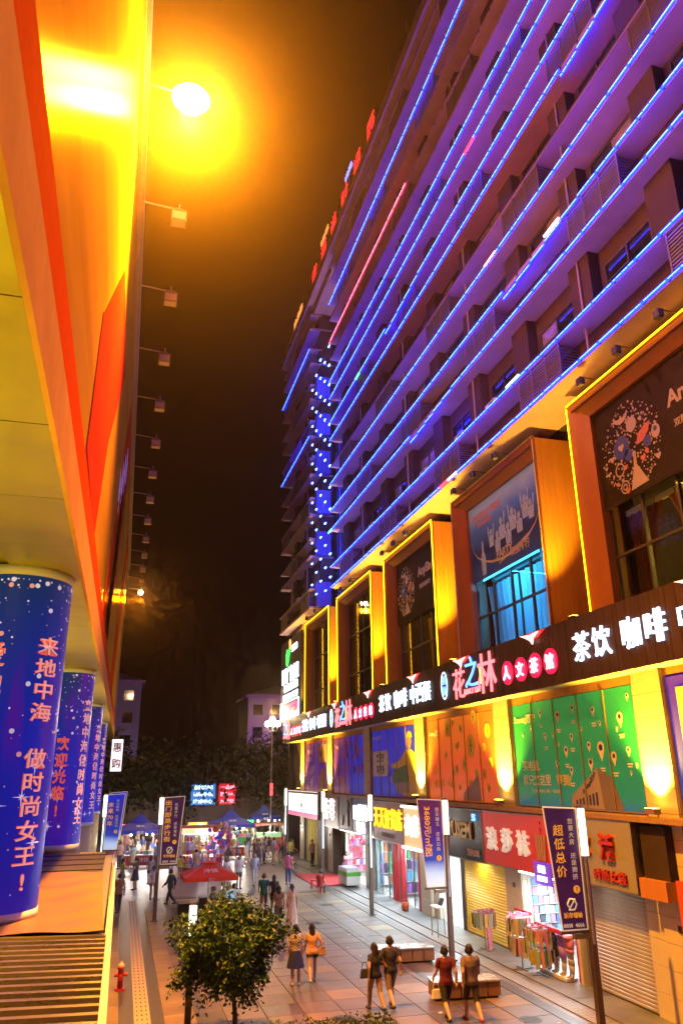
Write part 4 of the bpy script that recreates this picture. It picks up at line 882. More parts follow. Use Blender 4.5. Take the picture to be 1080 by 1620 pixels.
# freezer chest, bucket and small things before the shops
t = thing('ice_cream_freezer', 'white chest freezer with a green band outside the trinket shop', 'freezer', (12.75, 44.9, 0)); MB().box(-.4, .4, -.9, .9, .08, .9).build('body', M_white, t, bevel=.03); MB().box(-.415, .415, -.905, .905, .55, .76).build('green_band', mat('green_vinyl', (.12, .45, .06), .4), t); MB().box(-.38, .38, -.87, .87, .9, .94).build('lid', mat('frosted_lid', (.5, .55, .7), .15), t)
t = thing('bucket', 'orange plastic bucket in front of the red columns', 'bucket', (12.85, 36.0, 0)); MB().tube((0, 0, 0), (0, 0, .34), .14, .18, n=16).build('tub', mat('orange_plastic', (.65, .12, .03), .35), t, True); MB().path([(.17, 0, .33), (.12, 0, .46), (-.12, 0, .46), (-.17, 0, .33)], [.008]*4, 4).build('handle', M_steel, t)
t = thing('plastic_stool', 'red plastic stool near the trinket shop', 'stool', (10.6, 44.3, 0))
MB().box(-.18, .18, -.18, .18, .42, .46).build('seat', M_redp, t)
for sx in (-1, 1):
    for s2 in (-1, 1): MB().tube((.14*sx, .14*s2, .42), (.17*sx, .17*s2, 0), .025, n=5).build('leg', M_redp, t)
tag(MB().box(10.9, 13.3, 45.2, 51, .001, .012).build('red_carpet', cm((.5, .04, .05))), 'red carpet spread in front of the trinket shop', 'carpet')
t = thing('counter_table', 'small table with a laptop in front of the white shop', 'table', (12.2, 30.2, 0)); MB().box(-.3, .3, -.35, .35, 1.0, 1.03).build('top', M_white, t); MB().prism([(-.02, -.2, 1.04), (-.02, .2, 1.04), (.1, .2, 1.3), (.1, -.2, 1.3)], (.015, 0, 0)).build('screen', M_dark, t)
for sx in (-1, 1):
    for s2 in (-1, 1): MB().tube((.26*sx, .3*s2, 1.0), (.26*sx, .3*s2, 0), .018, n=5).build('leg', M_steel, t)

# ------------------------------------------------------------------ banner lamp posts
M_pole = mat('post_bronze_paint', (.16, .12, .10), .45, .3, var=.12)
M_navyb = mat('banner_purple', (.06, .012, .075), .45, var=.08, em=(.06, .012, .08), es=.35)  # emission in banner sheets and prints stands in for light on them
M_bor = mat('banner_yellow_print', (.80, .42, .03), .5, var=0, em=(1, .42, .02), es=.55); M_bgold = mat('banner_pale_gold_print', (.72, .60, .36), .5, var=0, em=(.8, .66, .4), es=.4)
def lamp_post(label, blabel, x, y, side, big, small, m=None, lit=True, bh=True, zt=5.0, rot=None, logo=True, em=None):
    t = thing('lamp_post', label, 'lamp post', (x, y, 0), 0, 'square lamp posts with light tubes')
    MB().box(-.075, .075, -.075, .075, 0, zt).build('post', M_pole, t); MB().box(-.14, .14, -.14, .14, 0, .03).build('base_plate', M_pole, t)
    MB().box(-.09, .09, -.115, -.077, zt-1.15, zt-.05).build('light_tube', M_tubew if lit else M_white, t)
    MB().box(-.03, .03, -.095, -.077, 1.9, zt-1.2).build('light_strip', em or mat('pale_strip_panel', (.45, .5, .55), .4), t)
    MB().box(-.08, .08, -.077, .08, zt, zt+.03).build('cap', M_steel, t)
    if not bh: return t
    b = thing('street_banner', blabel, 'banner', (x, y, 0), 0, 'hanging street banners')
    s = side; pts = [(s*.10, -.02, zt-.05), (s*1.02, -.02, zt), (s*.78, -.02, zt-2.78), (s*.10, -.02, zt-2.78)]
    MB().prism(pts, (0, .04, 0)).build('sheet', m or M_navyb, b)
    e = MB()
    for i in range(4): e.tube(pts[i], pts[(i+1) % 4], .018, n=5)
    e.build('edge_frame', M_bgold, b); MB().box(s*.08, s*.85, -.05, .03, zt-2.86, zt-2.8).build('bracket', M_pole, b)
    MB().box(s*.08, s*.5, -.06, .06, zt-2.98, zt-2.87).build('lamp_bracket', M_steel, b)
    cx1, cx2 = (s*.66, s*.30) if s < 0 else (s*.32, s*.66)
    if rot: letter('lettering', big, (cx1, -.03, zt-1.05), .27, M_bor, b, ax=((0, 0, -1), (1, 0, 0)), d=.006, bold=.02, wd=1.6)
    else: letter('lettering', big, (cx1, -.03, zt-1.02), min(.3*len(big), 1.72), M_bor, b, ax=FACE_Y, d=.006, bold=.01, vertical=True, wd=.29)
    letter('lettering', small, (cx2, -.03, zt-.98), .155*len(small), M_bgold, b, ax=FACE_Y, d=.006, bold=.0, vertical=True, wd=.145)
    dq = MB(); dq.tube((cx2, -.03, zt-1.9), (cx2, -.036, zt-1.9), .09, n=14); dq.build('query_disc', M_bor, b); letter('lettering', '?', (cx2, -.04, zt-1.9), .12, M_navyb, b, ax=FACE_Y, d=.004, bold=.02)
    if logo:
        q = MB(); cx = s*.47; cz = zt-2.22
        q.path([(cx+.1, -.03, cz+.1), (cx-.06, -.03, cz+.12), (cx-.13, -.03, cz), (cx-.06, -.03, cz-.1)], [.02]*4, 4); q.path([(cx-.1, -.03, cz-.12), (cx+.06, -.03, cz-.12), (cx+.13, -.03, cz), (cx+.06, -.03, cz+.1)], [.02]*4, 4); q.tube((cx-.07, -.03, cz-.09), (cx+.07, -.03, cz+.09), .02, n=4); q.build('logo', M_bgold, b)
        letter('lettering', '城市领袖', (cx, -.03, zt-2.46), .13, M_bor, b, ax=FACE_Y, d=.005, wd=.5, bold=.02); letter('lettering', '8808  4666', (cx, -.03, zt-2.68), .09, M_bgold, b, ax=FACE_Y, d=.005, wd=.56)
    return t
blue_b = grad_mat('banner_blue_glow', [(0, (.85, .9, 1)), (.22, (.5, .7, 1)), (.35, (.02, .06, .5)), (.6, (.05, .02, .3)), (1, (.1, .015, .09))], 2, 2.2, 5.0, em=.55, noise=.35)
lamp_post('lamp post at the right with the purple low price banner', 'purple banner with four large yellow characters before the silver shutter', 11.3, 18.3, -1, '超低总价', '您要大房 还是拥挤')
lamp_post('lamp post with the purple and blue number banner', 'purple and blue banner with large sideways yellow number', 11.0, 26.4, -1, '3680元/㎡起', '您买楼王 还是边角', m=blue_b, rot=True, logo=False)
lamp_post('bare lamp post in front of the red columned boutique', '', 11.1, 35.5, -1, '', '', bh=False, em=M_tubec)
lamp_post('bare lamp post beside the red carpet', '', 11.4, 45.6, -1, '', '', bh=False, em=M_tubec)
lamp_post('far bare lamp post near the building corner', '', 11.5, 57.0, -1, '', '', bh=False, em=M_tubec)
lamp_post('lamp post on the left with the purple pedestrian street banner', 'purple banner with seven orange characters left of the red parasol', 1.82, 37.1, 1, '出门即是步行街', '您要步行 还是堵车')
blue2 = grad_mat('banner_royal_glow', [(0, (.85, .9, 1)), (.2, (.5, .7, 1)), (.32, (.02, .06, .5)), (.7, (.03, .02, .28)), (1, (.01, .03, .5))], 2, 2.2, 5.0, em=.6, noise=.35)
lamp_post('lamp post behind the canopy end with the blue future banner', 'blue banner with four large pale characters beside the last column', -.75, 45.5, 1, ('未', '来', '70', '年'), '您住园林 还是闹市', m=blue2, logo=False, em=M_tubec)
lamp_post('farthest left lamp post with a blue banner', 'blue banner mostly hidden behind the nearer blue banner', -.6, 52.5, 1, ('未', '来', '70', '年'), '您住园林 还是闹市', m=blue2, logo=False, lit=False)
lamp_post('bare lamp post standing in the small street tree', '', 1.96, 21.15, 1, '', '', bh=False, zt=2.85, em=M_tubew)

# ------------------------------------------------------------------ benches, hydrant
def bench(label, x, y, rz):
    t = thing('street_bench', label, 'bench', (x, y, 0), rz, 'block benches on the street')
    for i in range(5): MB().box(-.95+i*.382, -.95+i*.382+.366, -.36, .36, .40, .45).build('seat_plank', mat('bench_stone_top', (.35, .33, .31), .25, var=.15), t, bevel=.006)
    for i in range(5): MB().box(-.93+i*.38, -.93+i*.38+.35, -.33, -.29, .06, .398).build('side_plank', mat('bench_timber', (.26, .13, .06), .5, var=.2), t)
    for i in range(5): MB().box(-.93+i*.38, -.93+i*.38+.35, .29, .33, .06, .398).build('side_plank', mat('bench_timber', (.26, .13, .06), .5, var=.2), t)
    MB().box(-.94, -.90, -.285, .285, .06, .398).box(.90, .94, -.285, .285, .06, .398).build('end_panel', mat('bench_timber', (.26, .13, .06), .5, var=.2), t); MB().box(-.88, .88, -.28, .28, 0, .06).build('plinth', M_dark, t)
bench('block bench with stone top near the number banner post', 9.45, 26.75, R(-6)); bench('block bench behind the two walking men', 9.6, 22.3, R(-6))
t = thing('fire_hydrant', 'red fire hydrant standing beside the tactile strip', 'hydrant', (.42, 25.95, 0)); mr = mat('hydrant_red', (.42, .02, .02), .4, var=.15)
MB().tube((0, 0, .06), (0, 0, .55), .085, .075, n=14).tube((0, 0, 0), (0, 0, .06), .15, .14, n=14).tube((0, 0, .55), (0, 0, .60), .11, .11, n=14).build('barrel', mr, t, False); MB().ell((0, 0, .62), .095, .095, .09, 12, 8).tube((0, 0, .68), (0, 0, .75), .03, n=6).build('bonnet', mat('hydrant_cap_white', (.6, .5, .4), .5), t, True)
for s in (-1, 1): MB().tube((.06*s, 0, .40), (.17*s, 0, .40), .05, n=10).tube((.17*s, 0, .40), (.19*s, 0, .40), .06, n=6).build('outlet', mr, t)
MB().tube((0, -.06, .34), (0, -.18, .34), .06, n=10).build('outlet', mr, t)

# ------------------------------------------------------------------ left-hand department store
st = thing('department_store', 'left-hand department store with an overhanging glossy front on round columns', 'building')
LX = -1.0; LY0, LY1 = -8, 78
M_soff = mat('soffit_panel', (.66, .56, .03), .4, .6, var=.12, scale=1.2, bump=.05)
M_fin = mat('copper_band', (.70, .34, .07), .45, 0, var=.14, scale=1.5, spec=.0)
sf = MB().box(-9, LX-.06, LY0, LY1, 9.62, 9.7).build('soffit_base', M_joint, st)
pm = MB().box(-.59, .59, -1.19, 1.19, 0, .06).mesh('soffit_panel', M_soff)
for j in range(34):
    for i in range(3):
        inst('soffit_panel', pm, sf, (-1.66-i*1.2, 2+j*2.4, 9.45 if i < 1 else 9.52))
MB().box(LX-.06, LX, LY0, LY1, 9.42, 10.25).build('eave_band', M_fin, st)
MB().box(LX-.05, LX-.01, LY0, LY1, 10.252, 10.95).build('red_band', mat('red_band_paint', (.68, .07, .008), .4, 0, var=.1, spec=.0), st)
def tinted_gloss(name, col, gl, rough, fac):
    m = mat(name, col, .5, 0, var=.35, scale=.5, stretch=(1, .12, 1), spec=0); nt = m.node_tree; g_ = nt.nodes.new('ShaderNodeBsdfGlossy'); g_.inputs[0].default_value = (*gl, 1); g_.inputs['Roughness'].default_value = rough
    x = nt.nodes.new('ShaderNodeMixShader'); x.inputs[0].default_value = fac; nt.links.new(nt.nodes['Principled BSDF'].outputs[0], x.inputs[1]); nt.links.new(g_.outputs[0], x.inputs[2]); nt.links.new(x.outputs[0], nt.nodes['Material Output'].inputs[0]); return m
M_bd = tinted_gloss('glossy_board', (.64, .30, .015), (1, .62, .06), .2, .4)
M_bd2 = tinted_gloss('glossy_red_board', (.60, .035, .006), (1, .3, .04), .25, .25)
for j in range(12):
    y = LY0+j*7.2
    MB().box(-9, LX-.06, y+.004, y+7.196, 10.952, 26.0).build('board_panel', M_bd, st)
def board_poly(pts, m, nm): MB().prism([(LX-.058, y, z) for y, z in pts], (.02, 0, 0)).build(nm, m, st)
board_poly([(18.9, 19.5), (13.3, 14.4), (12.8, 11.3), (17.3, 11.0), (19.3, 14.3), (26, 20)], M_bd2, 'red_stripe'); board_poly([(26, 11.0), (33, 11.0), (46, 24.5), (37, 24.5)], M_bd2, 'red_stripe'); board_poly([(44, 11.0), (52, 11.0), (68, 24.5), (60, 24.5)], M_bd2, 'red_stripe')
M_gld = mat('gold_print_board', (.75, .48, .04), .3, 0, var=.2, spec=.15)
board_poly([(29, 11.2), (33, 11.2), (38.5, 19), (36.5, 20.5)], M_gld, 'gold_stripe')
board_poly([(70, 11.2), (71, 11.2), (72, 24), (71.4, 24)], mat('violet_board', (.12, .05, .45), .2), 'violet_stripe')
for i, (y, z) in enumerate(((31, 17.2), (33.5, 18.6), (36, 20), (38.5, 21.4))): letter('board_lettering', '时尚购物'[i], (LX-.03, y, z), 1.7, M_pw, st, ax=((0, 1, 0), (0, 0, 1)), d=.01)
MB().box(LX-.12, LX+.14, LY0, LY1, 26.0, 26.7).build('top_frame', mat('gold_frame', (.55, .36, .14), .3, .6, var=.1), st)
MB().box(LX-.03, LX+.06, LY0, LY1, 24.75, 24.95).build('frame_rail', mat('gold_frame', (.55, .36, .14), .3, .6, var=.1), st)
MB().box(-9, -4.4, LY0, LY1, 0, 9.6).build('rear_wall', mat('store_wall', (.45, .36, .2), .6, var=.1), st)
MB().box(-4.39, -4.36, 17, 27, 4.5, 7.6).build('pink_mural', mix_mat('pink_mural', (.55, .25, .2), (.25, .1, .1), 1.5, .4, .65), st)
bk = MB().box(-.12, .12, -.24, .24, 0, .1)
M_brk = mat('orange_brick', (.5, .2, .06), .7, var=.2, scale=8, bump=.2); bkm = bk.mesh('brick', M_brk)
par = MB().box(-3.0, -2.8, 16.6, 27.2, 3.4, 4.55).build('parapet', M_brk, st)
for j in range(21): inst('brick', bkm, par, (-2.86, 16.9+j*.5, 4.552))
# columns
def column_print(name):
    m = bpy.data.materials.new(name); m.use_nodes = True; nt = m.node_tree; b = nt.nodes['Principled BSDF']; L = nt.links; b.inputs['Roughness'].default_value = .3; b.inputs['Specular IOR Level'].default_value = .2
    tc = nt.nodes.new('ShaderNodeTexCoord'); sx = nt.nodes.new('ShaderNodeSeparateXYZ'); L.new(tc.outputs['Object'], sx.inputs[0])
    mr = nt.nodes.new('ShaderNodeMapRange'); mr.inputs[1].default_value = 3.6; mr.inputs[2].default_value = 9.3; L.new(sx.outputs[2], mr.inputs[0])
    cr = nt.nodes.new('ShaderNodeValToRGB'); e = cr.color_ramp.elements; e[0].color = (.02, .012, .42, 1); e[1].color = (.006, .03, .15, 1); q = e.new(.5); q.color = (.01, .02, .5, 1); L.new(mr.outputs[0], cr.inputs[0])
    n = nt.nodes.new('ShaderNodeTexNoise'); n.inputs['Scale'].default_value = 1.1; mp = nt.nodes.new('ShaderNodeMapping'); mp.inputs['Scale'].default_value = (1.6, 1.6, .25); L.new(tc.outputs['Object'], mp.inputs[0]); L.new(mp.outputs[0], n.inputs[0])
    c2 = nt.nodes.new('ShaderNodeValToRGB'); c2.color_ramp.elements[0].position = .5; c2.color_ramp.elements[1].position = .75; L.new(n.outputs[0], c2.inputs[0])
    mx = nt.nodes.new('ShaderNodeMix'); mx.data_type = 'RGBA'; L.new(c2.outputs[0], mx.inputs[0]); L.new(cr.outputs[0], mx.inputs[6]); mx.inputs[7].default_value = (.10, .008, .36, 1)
    L.new(mx.outputs[2], b.inputs['Base Color']); L.new(mx.outputs[2], b.inputs['Emission Color']); b.inputs['Emission Strength'].default_value = .5  # emission stands in for white light falling on the column print
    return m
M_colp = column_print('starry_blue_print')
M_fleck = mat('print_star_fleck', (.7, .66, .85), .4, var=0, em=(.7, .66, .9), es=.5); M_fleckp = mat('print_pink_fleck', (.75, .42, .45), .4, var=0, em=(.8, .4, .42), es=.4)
M_ctxt = mat('column_text_pink', (.80, .46, .42), .4, var=0, em=(.85, .42, .36), es=.55); M_cred2 = mat('column_text_red', (.72, .10, .05), .4, var=0, em=(.85, .12, .05), es=.6); M_coutl = mat('column_text_gold', (.7, .45, .2), .4, var=0, em=(.7, .4, .15), es=.5)  # flecks and lettering carry the same added emission as the print
CR, CX = .85, -2.05
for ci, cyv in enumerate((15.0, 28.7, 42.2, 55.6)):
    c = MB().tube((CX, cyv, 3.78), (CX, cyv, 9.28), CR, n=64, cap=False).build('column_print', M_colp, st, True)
    MB().tube((CX, cyv, 0), (CX, cyv, 3.6), CR-.03, n=40).build('column_base', mat('column_base_paint', (.62, .48, .2), .5), st, True)
    MB().tube((CX, cyv, 3.6), (CX, cyv, 3.78), CR+.012, n=48).build('column_rim', M_white, st, True); MB().tube((CX, cyv, 9.28), (CX, cyv, 9.46), CR+.012, n=48).build('column_rim', M_white, st, True)
    fl, fp = MB(), MB(); rr = random.Random(20+ci)
    for i in range(230 if ci < 2 else 90):
        an = R(-82)+rr.uniform(-1.5, 1.6); z = 9.2-5.2*rr.random()**2.2; r = rr.choice((.006, .008, .01, .014, .02)); (fp if rr.random() < .25 else fl).tube((CX+CR*math.cos(an)*.99, cyv+CR*math.sin(an)*.99, z), (CX+(CR+.004)*math.cos(an), cyv+(CR+.004)*math.sin(an), z), r if rr.random() < .9 else .045, n=8)
    for i in range(5 if ci < 2 else 2):
        an = R(-82)+rr.uniform(-.9, 1.0); z = rr.uniform(3.9, 6.2)
        for k in range(8):
            a2 = math.pi*k/4; l = .16 if k % 2 == 0 else .07; d = Vector((-math.sin(an), math.cos(an), 0)); o = Vector((CX+(CR+.004)*math.cos(an), cyv+(CR+.004)*math.sin(an), z)); fl.tube(o, o+d*l*math.cos(a2)+Vector((0, 0, l*math.sin(a2))), .014, .001, n=4)
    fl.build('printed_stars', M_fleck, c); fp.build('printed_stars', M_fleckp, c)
    a0 = math.atan2(-cyv, -CX)
    W = lambda da, r=CR+.012: ((CX, cyv), r, a0+da)
    if ci == 0:
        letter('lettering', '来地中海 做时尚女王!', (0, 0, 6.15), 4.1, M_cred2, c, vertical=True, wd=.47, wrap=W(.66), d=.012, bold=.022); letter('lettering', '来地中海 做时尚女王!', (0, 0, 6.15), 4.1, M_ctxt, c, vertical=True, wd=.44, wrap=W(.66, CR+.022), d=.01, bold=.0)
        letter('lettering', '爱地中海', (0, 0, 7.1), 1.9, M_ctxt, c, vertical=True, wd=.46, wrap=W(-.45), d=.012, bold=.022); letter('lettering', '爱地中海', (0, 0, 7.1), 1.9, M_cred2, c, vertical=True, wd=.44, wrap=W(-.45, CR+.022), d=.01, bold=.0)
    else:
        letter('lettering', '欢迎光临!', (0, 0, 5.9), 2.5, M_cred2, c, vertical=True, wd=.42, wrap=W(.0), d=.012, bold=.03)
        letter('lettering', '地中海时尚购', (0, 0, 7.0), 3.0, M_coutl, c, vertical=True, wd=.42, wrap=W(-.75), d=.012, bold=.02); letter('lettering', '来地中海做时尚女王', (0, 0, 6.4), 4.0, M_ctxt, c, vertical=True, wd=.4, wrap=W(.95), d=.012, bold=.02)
# washers added out of sight behind the columns to light the soffit
for j, y in enumerate((8, 21.8, 35.5, 49)):
    MB().box(-4.38, -4.2, y-.3, y+.3, 5.0, 5.2).build('added_washer', M_black, st); MB().box(-4.36, -4.22, y-.28, y+.28, 5.201, 5.21).build('added_washer_lens', glow('added_washer_glow', (1, .72, .15), 20), st)
    light('added_washer_lamp', 'SPOT', (-4.28, y, 5.3), 1500, (1, .72, .08), st, .12, (-3.0, y, 9.4), R(150), .6)

# row of floodlights on arms
FN = ['second', 'third', 'fourth', 'fifth', 'sixth', 'seventh', 'eighth', 'ninth', 'tenth', 'eleventh', 'twelfth', 'thirteenth']
armm = MB().tube((-1.42, 0, .12), (.02, 0, .0), .035, n=6).tube((0, 0, 0), (0, 0, .25), .03, n=6).mesh('arm', mat('arm_paint', (.5, .3, .12), .5, 0, spec=.1))
hm = MB().add([(-.28,-.22,-.62),(.28,-.22,-.62),(.28,.22,-.62),(-.28,.22,-.62),(-.28,-.22,-.18),(.28,-.22,-.18),(.28,.22,-.18),(-.28,.22,-.18),(-.1,-.1,.02),(.1,-.1,.02),(.1,.1,.02),(-.1,.1,.02)],
    [(0,1,5,4),(1,2,6,5),(2,3,7,6),(3,0,4,7),(4,5,9,8),(5,6,10,9),(6,7,11,10),(7,4,8,11),(8,9,10,11),(3,2,1,0)]).mesh('lamp_head', mat('flood_head_bronze', (.42, .21, .045), .6, 0, spec=.0))
lm = MB().box(-.24, .24, -.235, -.224, -.56, -.24).box(-.24, .24, -.18, .18, -.632, -.622).mesh('lens', mat('flood_glass_off', (.75, .45, .12), .5, var=0, spec=.0))
lit_m = glow('flood_glare', (1, .80, .42), 160)
for i in range(14):
    y = 18.4+5.2*i; on = i in (0, 13)
    lab = 'blazing sodium floodlight on an arm, nearest of the row' if i == 0 else 'small lit floodlight at the far end of the row' if i == 13 else 'unlit floodlight on an arm, %s from the near end of the row' % FN[i-1]
    f = thing('floodlight', lab, 'floodlight', (.42, y, 25.9), 0, 'row of arm floodlights on the left building')
    inst('arm', armm, f); inst('lamp_head', hm, f); inst('lens', lm, f)
    if on:
        gr = .56 if i == 0 else .24
        MB().ell((0, -.26, -.40), gr, .22, gr, 24, 14).build('glare_dome', lit_m, f, True)  # oversized glowing dome gives the lamp's glare a shape
        light('lamp', 'SPOT', (0, -.3, -1.3), 150000 if i == 0 else 6000, SODIUM, f, .3, (-1.6, -2.6, -5.4), R(150), .9)
        if i == 0: light('added_spill', 'POINT', (.72, -.35, -.4), 1300, (1, .38, .28), f, .3)  # extra point light added to warm the tower across the street
# canopy roof below
cn = thing('market_canopy', 'low stall canopy roof running along the left columns', 'canopy')
mb = MB(); z0 = 3.55; n = 52; y = 5.0; prof = []
while y < 13.0:
    for dy, dz in ((0, 0), (.06, .10), (.16, .10), (.22, 0)): prof.append((y+dy, z0+dz))
    y += .31
for yy, zz in prof: mb.v += [(-3.4, yy, zz+.10), (-1.7, yy, zz+.05+random.uniform(-.004, .004)), (-.04, yy, zz)]
for i in range(len(prof)-1):
    for j in range(2): q = i*3+j; mb.f.append((q, q+1, q+4, q+3))
mb.build('corrugated_sheet', mat('corrugated_galvanised', (.21, .175, .165), .28, .7, var=.2, scale=1.2, stretch=(.4, 2, 1)), cn)
mb = MB(); nx, ny = 26, 60
for j in range(ny+1):
    for i in range(nx+1):
        s, q = i/nx, j/ny; x = -2.8+s*(2.72-.2*q); yv = 12.9+8.6*q
        zz = 3.64+.012*math.sin(q*9+s*2)+.010*math.sin(q*31+3*math.sin(s*4))+.008*math.sin(s*13+q*5)+(.06 if j == 0 else 0)
        mb.v.append((x, yv, zz))
for j in range(ny):
    for i in range(nx): q = j*(nx+1)+i; mb.f.append((q, q+1, q+nx+2, q+nx+1))
mb.build('tarpaulin', mat('orange_tarpaulin', (.19, .10, .018), .36, var=.2, scale=1.5, bump=.2), cn, True)
MB().box(-2.8, -.3, 21.5, 27.5, 3.5, 3.58).build('dark_roof_sheet', mat('dark_roof_felt', (.05, .04, .06), .5, var=.2), cn)
for j in range(4): MB().box(-2.8, -.3, 22.2+j*1.4, 22.28+j*1.4, 3.582, 3.60).build('sheet_seam', M_black, cn)
letter('lettering', 'PIAU', (-.75, 27.0, 3.60), .22, M_pw, cn, ax=((1, 0, 0), (0, 1, 0)), d=.006)
MB().box(-2.8, -.1, 5, 27.4, 3.2, 3.48).build('canopy_frame', M_steel, cn)
MB().box(-.06, .04, 5, 17.6, 3.40, 3.54).build('gutter', mat('pale_blue_gutter', (.42, .58, .62), .3, var=.1), cn)
MB().box(-.07, -.02, 17.6, 27.5, 3.30, 3.50).build('gutter', M_steel, cn)
for j in range(8): MB().box(-.12, -.06, 6+j*3, 6.06+j*3, 0, 3.3).build('canopy_post', M_steel, cn)
shelf('hanging wares along the open side of the low canopy', 'y', -.05, 15, 27, 1.6, 3.2, 34, 5, 31, face=1)

# ------------------------------------------------------------------ people
SKIN = mat('skin', (.52, .32, .22), .5, var=.06, scale=10); HAIR = mat('dark_hair', (.018, .012, .010), .45, var=.2, scale=20); HAIRB = mat('brown_hair', (.06, .03, .018), .45, var=.2, scale=20)
def rotx(v, a, o): d = v-o; c, s = math.cos(a), math.sin(a); return o+Vector((d.x, d.y*c-d.z*s, d.y*s+d.z*c))
def person(label, loc, face, h=1.65, top=(.5, .5, .5), bottom=(.1, .1, .2), kind='pants', hair='short', pose='walk', ph=1, sleeve=.55, leg=.95, female=False, group=None, arms=None, shoes=(.05, .05, .05), vox=.018, haircol=None, pattern=None, tuck=.98):
    """face: heading in degrees, 0 = away from the camera along +Y"""
    s = h/1.70; A = Vector
    sw = .17 if not female else .15; hw = .085 if not female else .095
    sit = pose == 'sit'
    pel = A((0, 0, .93)); che = A((0, -.01, 1.30)); nk = A((0, -.01, 1.44)); hd = A((0, .02, 1.585))
    legs = []
    for sd in (-1, 1):
        hip = A((hw*sd, 0, .90)); kn = A((hw*1.05*sd, .02, .49)); an = A((hw*1.0*sd, -.02, .08)); toe = A((hw*1.2*sd, .13, .035))
        if pose == 'walk':
            fwd = sd*ph; a = .38 if fwd > 0 else -.30
            pts = [rotx(p, a, hip) for p in (kn, an, toe)]; b = -.12 if fwd > 0 else -.42
            pts[1:] = [rotx(p, b, pts[0]) for p in pts[1:]]; c = -(a+b)*.75; pts[2] = rotx(pts[2], c, pts[1]); kn, an, toe = pts
        elif sit:
            kn = A((hw*1.4*sd, .42, .90)); an = A((hw*1.4*sd, .40, .50)); toe = A((hw*1.6*sd, .54, .46))
        legs.append((hip, kn, an, toe))
    armsP = []
    for i, sd in enumerate((-1, 1)):
        sh = A((sw*sd, -.01, 1.385)); el = A(((sw+.06)*sd, -.04, 1.11)); wr = A(((sw+.07)*sd, .03, .88)); tip = A(((sw+.065)*sd, .055, .72))
        mode = (arms or ('swing', 'swing'))[i]
        if mode == 'swing' and pose == 'walk':
            a = -.35*sd*ph; pts = [rotx(p, a, sh) for p in (el, wr, tip)]; pts[1:] = [rotx(p, .25, pts[0]) for p in pts[1:]]; el, wr, tip = pts
        elif mode == 'bend': wr = A(((sw+.02)*sd, .20, 1.12)); tip = A(((sw-.06)*sd, .33, 1.18))
        elif mode == 'up': el = A(((sw+.07)*sd, .16, 1.22)); wr = A(((sw-.02)*sd, .26, 1.42)); tip = A(((sw-.05)*sd, .22, 1.55))
        elif mode == 'out': el = A(((sw+.14)*sd, -.02, 1.15)); wr = A(((sw+.30)*sd, .06, 1.0)); tip = A(((sw+.40)*sd, .1, .9))
        elif mode == 'hip': el = A(((sw+.17)*sd, -.08, 1.15)); wr = A(((sw-.0)*sd, .04, 1.0)); tip = A(((sw-.08)*sd, .09, .96))
        elif sit: wr = A(((sw)*sd, .24, 1.0)); tip = A(((sw-.04)*sd, .36, .98))
        armsP.append((sh, el, wr, tip))
    bones = []                                # (a, b, ra, rb, tag)
    mb = MB()
    def limb(a, b, ra, rb, tg, n=10): bones.append((a, b, ra, rb, tg)); mb.tube(a, b, ra, rb, n); mb.ell(a, ra, ra, ra, 8, 6); mb.ell(b, rb, rb, rb, 8, 6)
    # torso as stacked ellipses
    prof = [(.86, .145, .10), (.93, .165, .115), (1.02, .145 if not female else .13, .10), (1.12, .14 if not female else .122, .10), (1.25, .165 if not female else .148, .115 if not female else .12), (1.36, .175 if not female else .155, .10), (1.42, .12, .075), (1.455, .06, .06)]
    o = len(mb.v); n = 18
    for z, rx, ry in prof:
        for i in range(n): t = 2*math.pi*i/n; mb.v.append((rx*math.cos(t), ry*math.sin(t)-.005, z))
    for k in range(len(prof)-1):
        for i in range(n): j = (i+1) % n; mb.f.append((o+k*n+i, o+k*n+j, o+(k+1)*n+j, o+(k+1)*n+i))
    mb.f.append(tuple(o+i for i in reversed(range(n)))); mb.f.append(tuple(o+(len(prof)-1)*n+i for i in range(n)))
    bones.append((A((0, 0, .9)), A((0, 0, 1.36)), .15, .15, 'torso'))
    if female: mb.ell((.06, .09, 1.27), .06, .055, .06, 8, 6).ell((-.06, .09, 1.27), .06, .055, .06, 8, 6)
    limb(nk-A((0, 0, .04)), A((0, .0, 1.52)), .058, .054, 'neck')
    mb.ell(hd, .077, .096, .118, 14, 10); mb.ell(hd+A((0, .03, -.065)), .055, .062, .055, 10, 8); bones.append((hd-A((0, 0, .04)), hd+A((0, 0, .04)), .08, .08, 'head'))
    mb.tube(hd+A((0, .085, .02)), hd+A((0, .115, -.03)), .012, .02, 6)
    for sd in (-1, 1): mb.ell(hd+A((.078*sd, -.005, -.01)), .014, .028, .034, 6, 6)
    for hip, kn, an, toe in legs:
        limb(hip, kn, .088 if female else .085, .056, 'thigh'); limb(kn, kn.lerp(an, .35), .056, .056, 'shin'); limb(kn.lerp(an, .35), an, .056, .036, 'shin'); limb(an+A((0, -.03, -.025)), toe, .038, .032, 'foot')
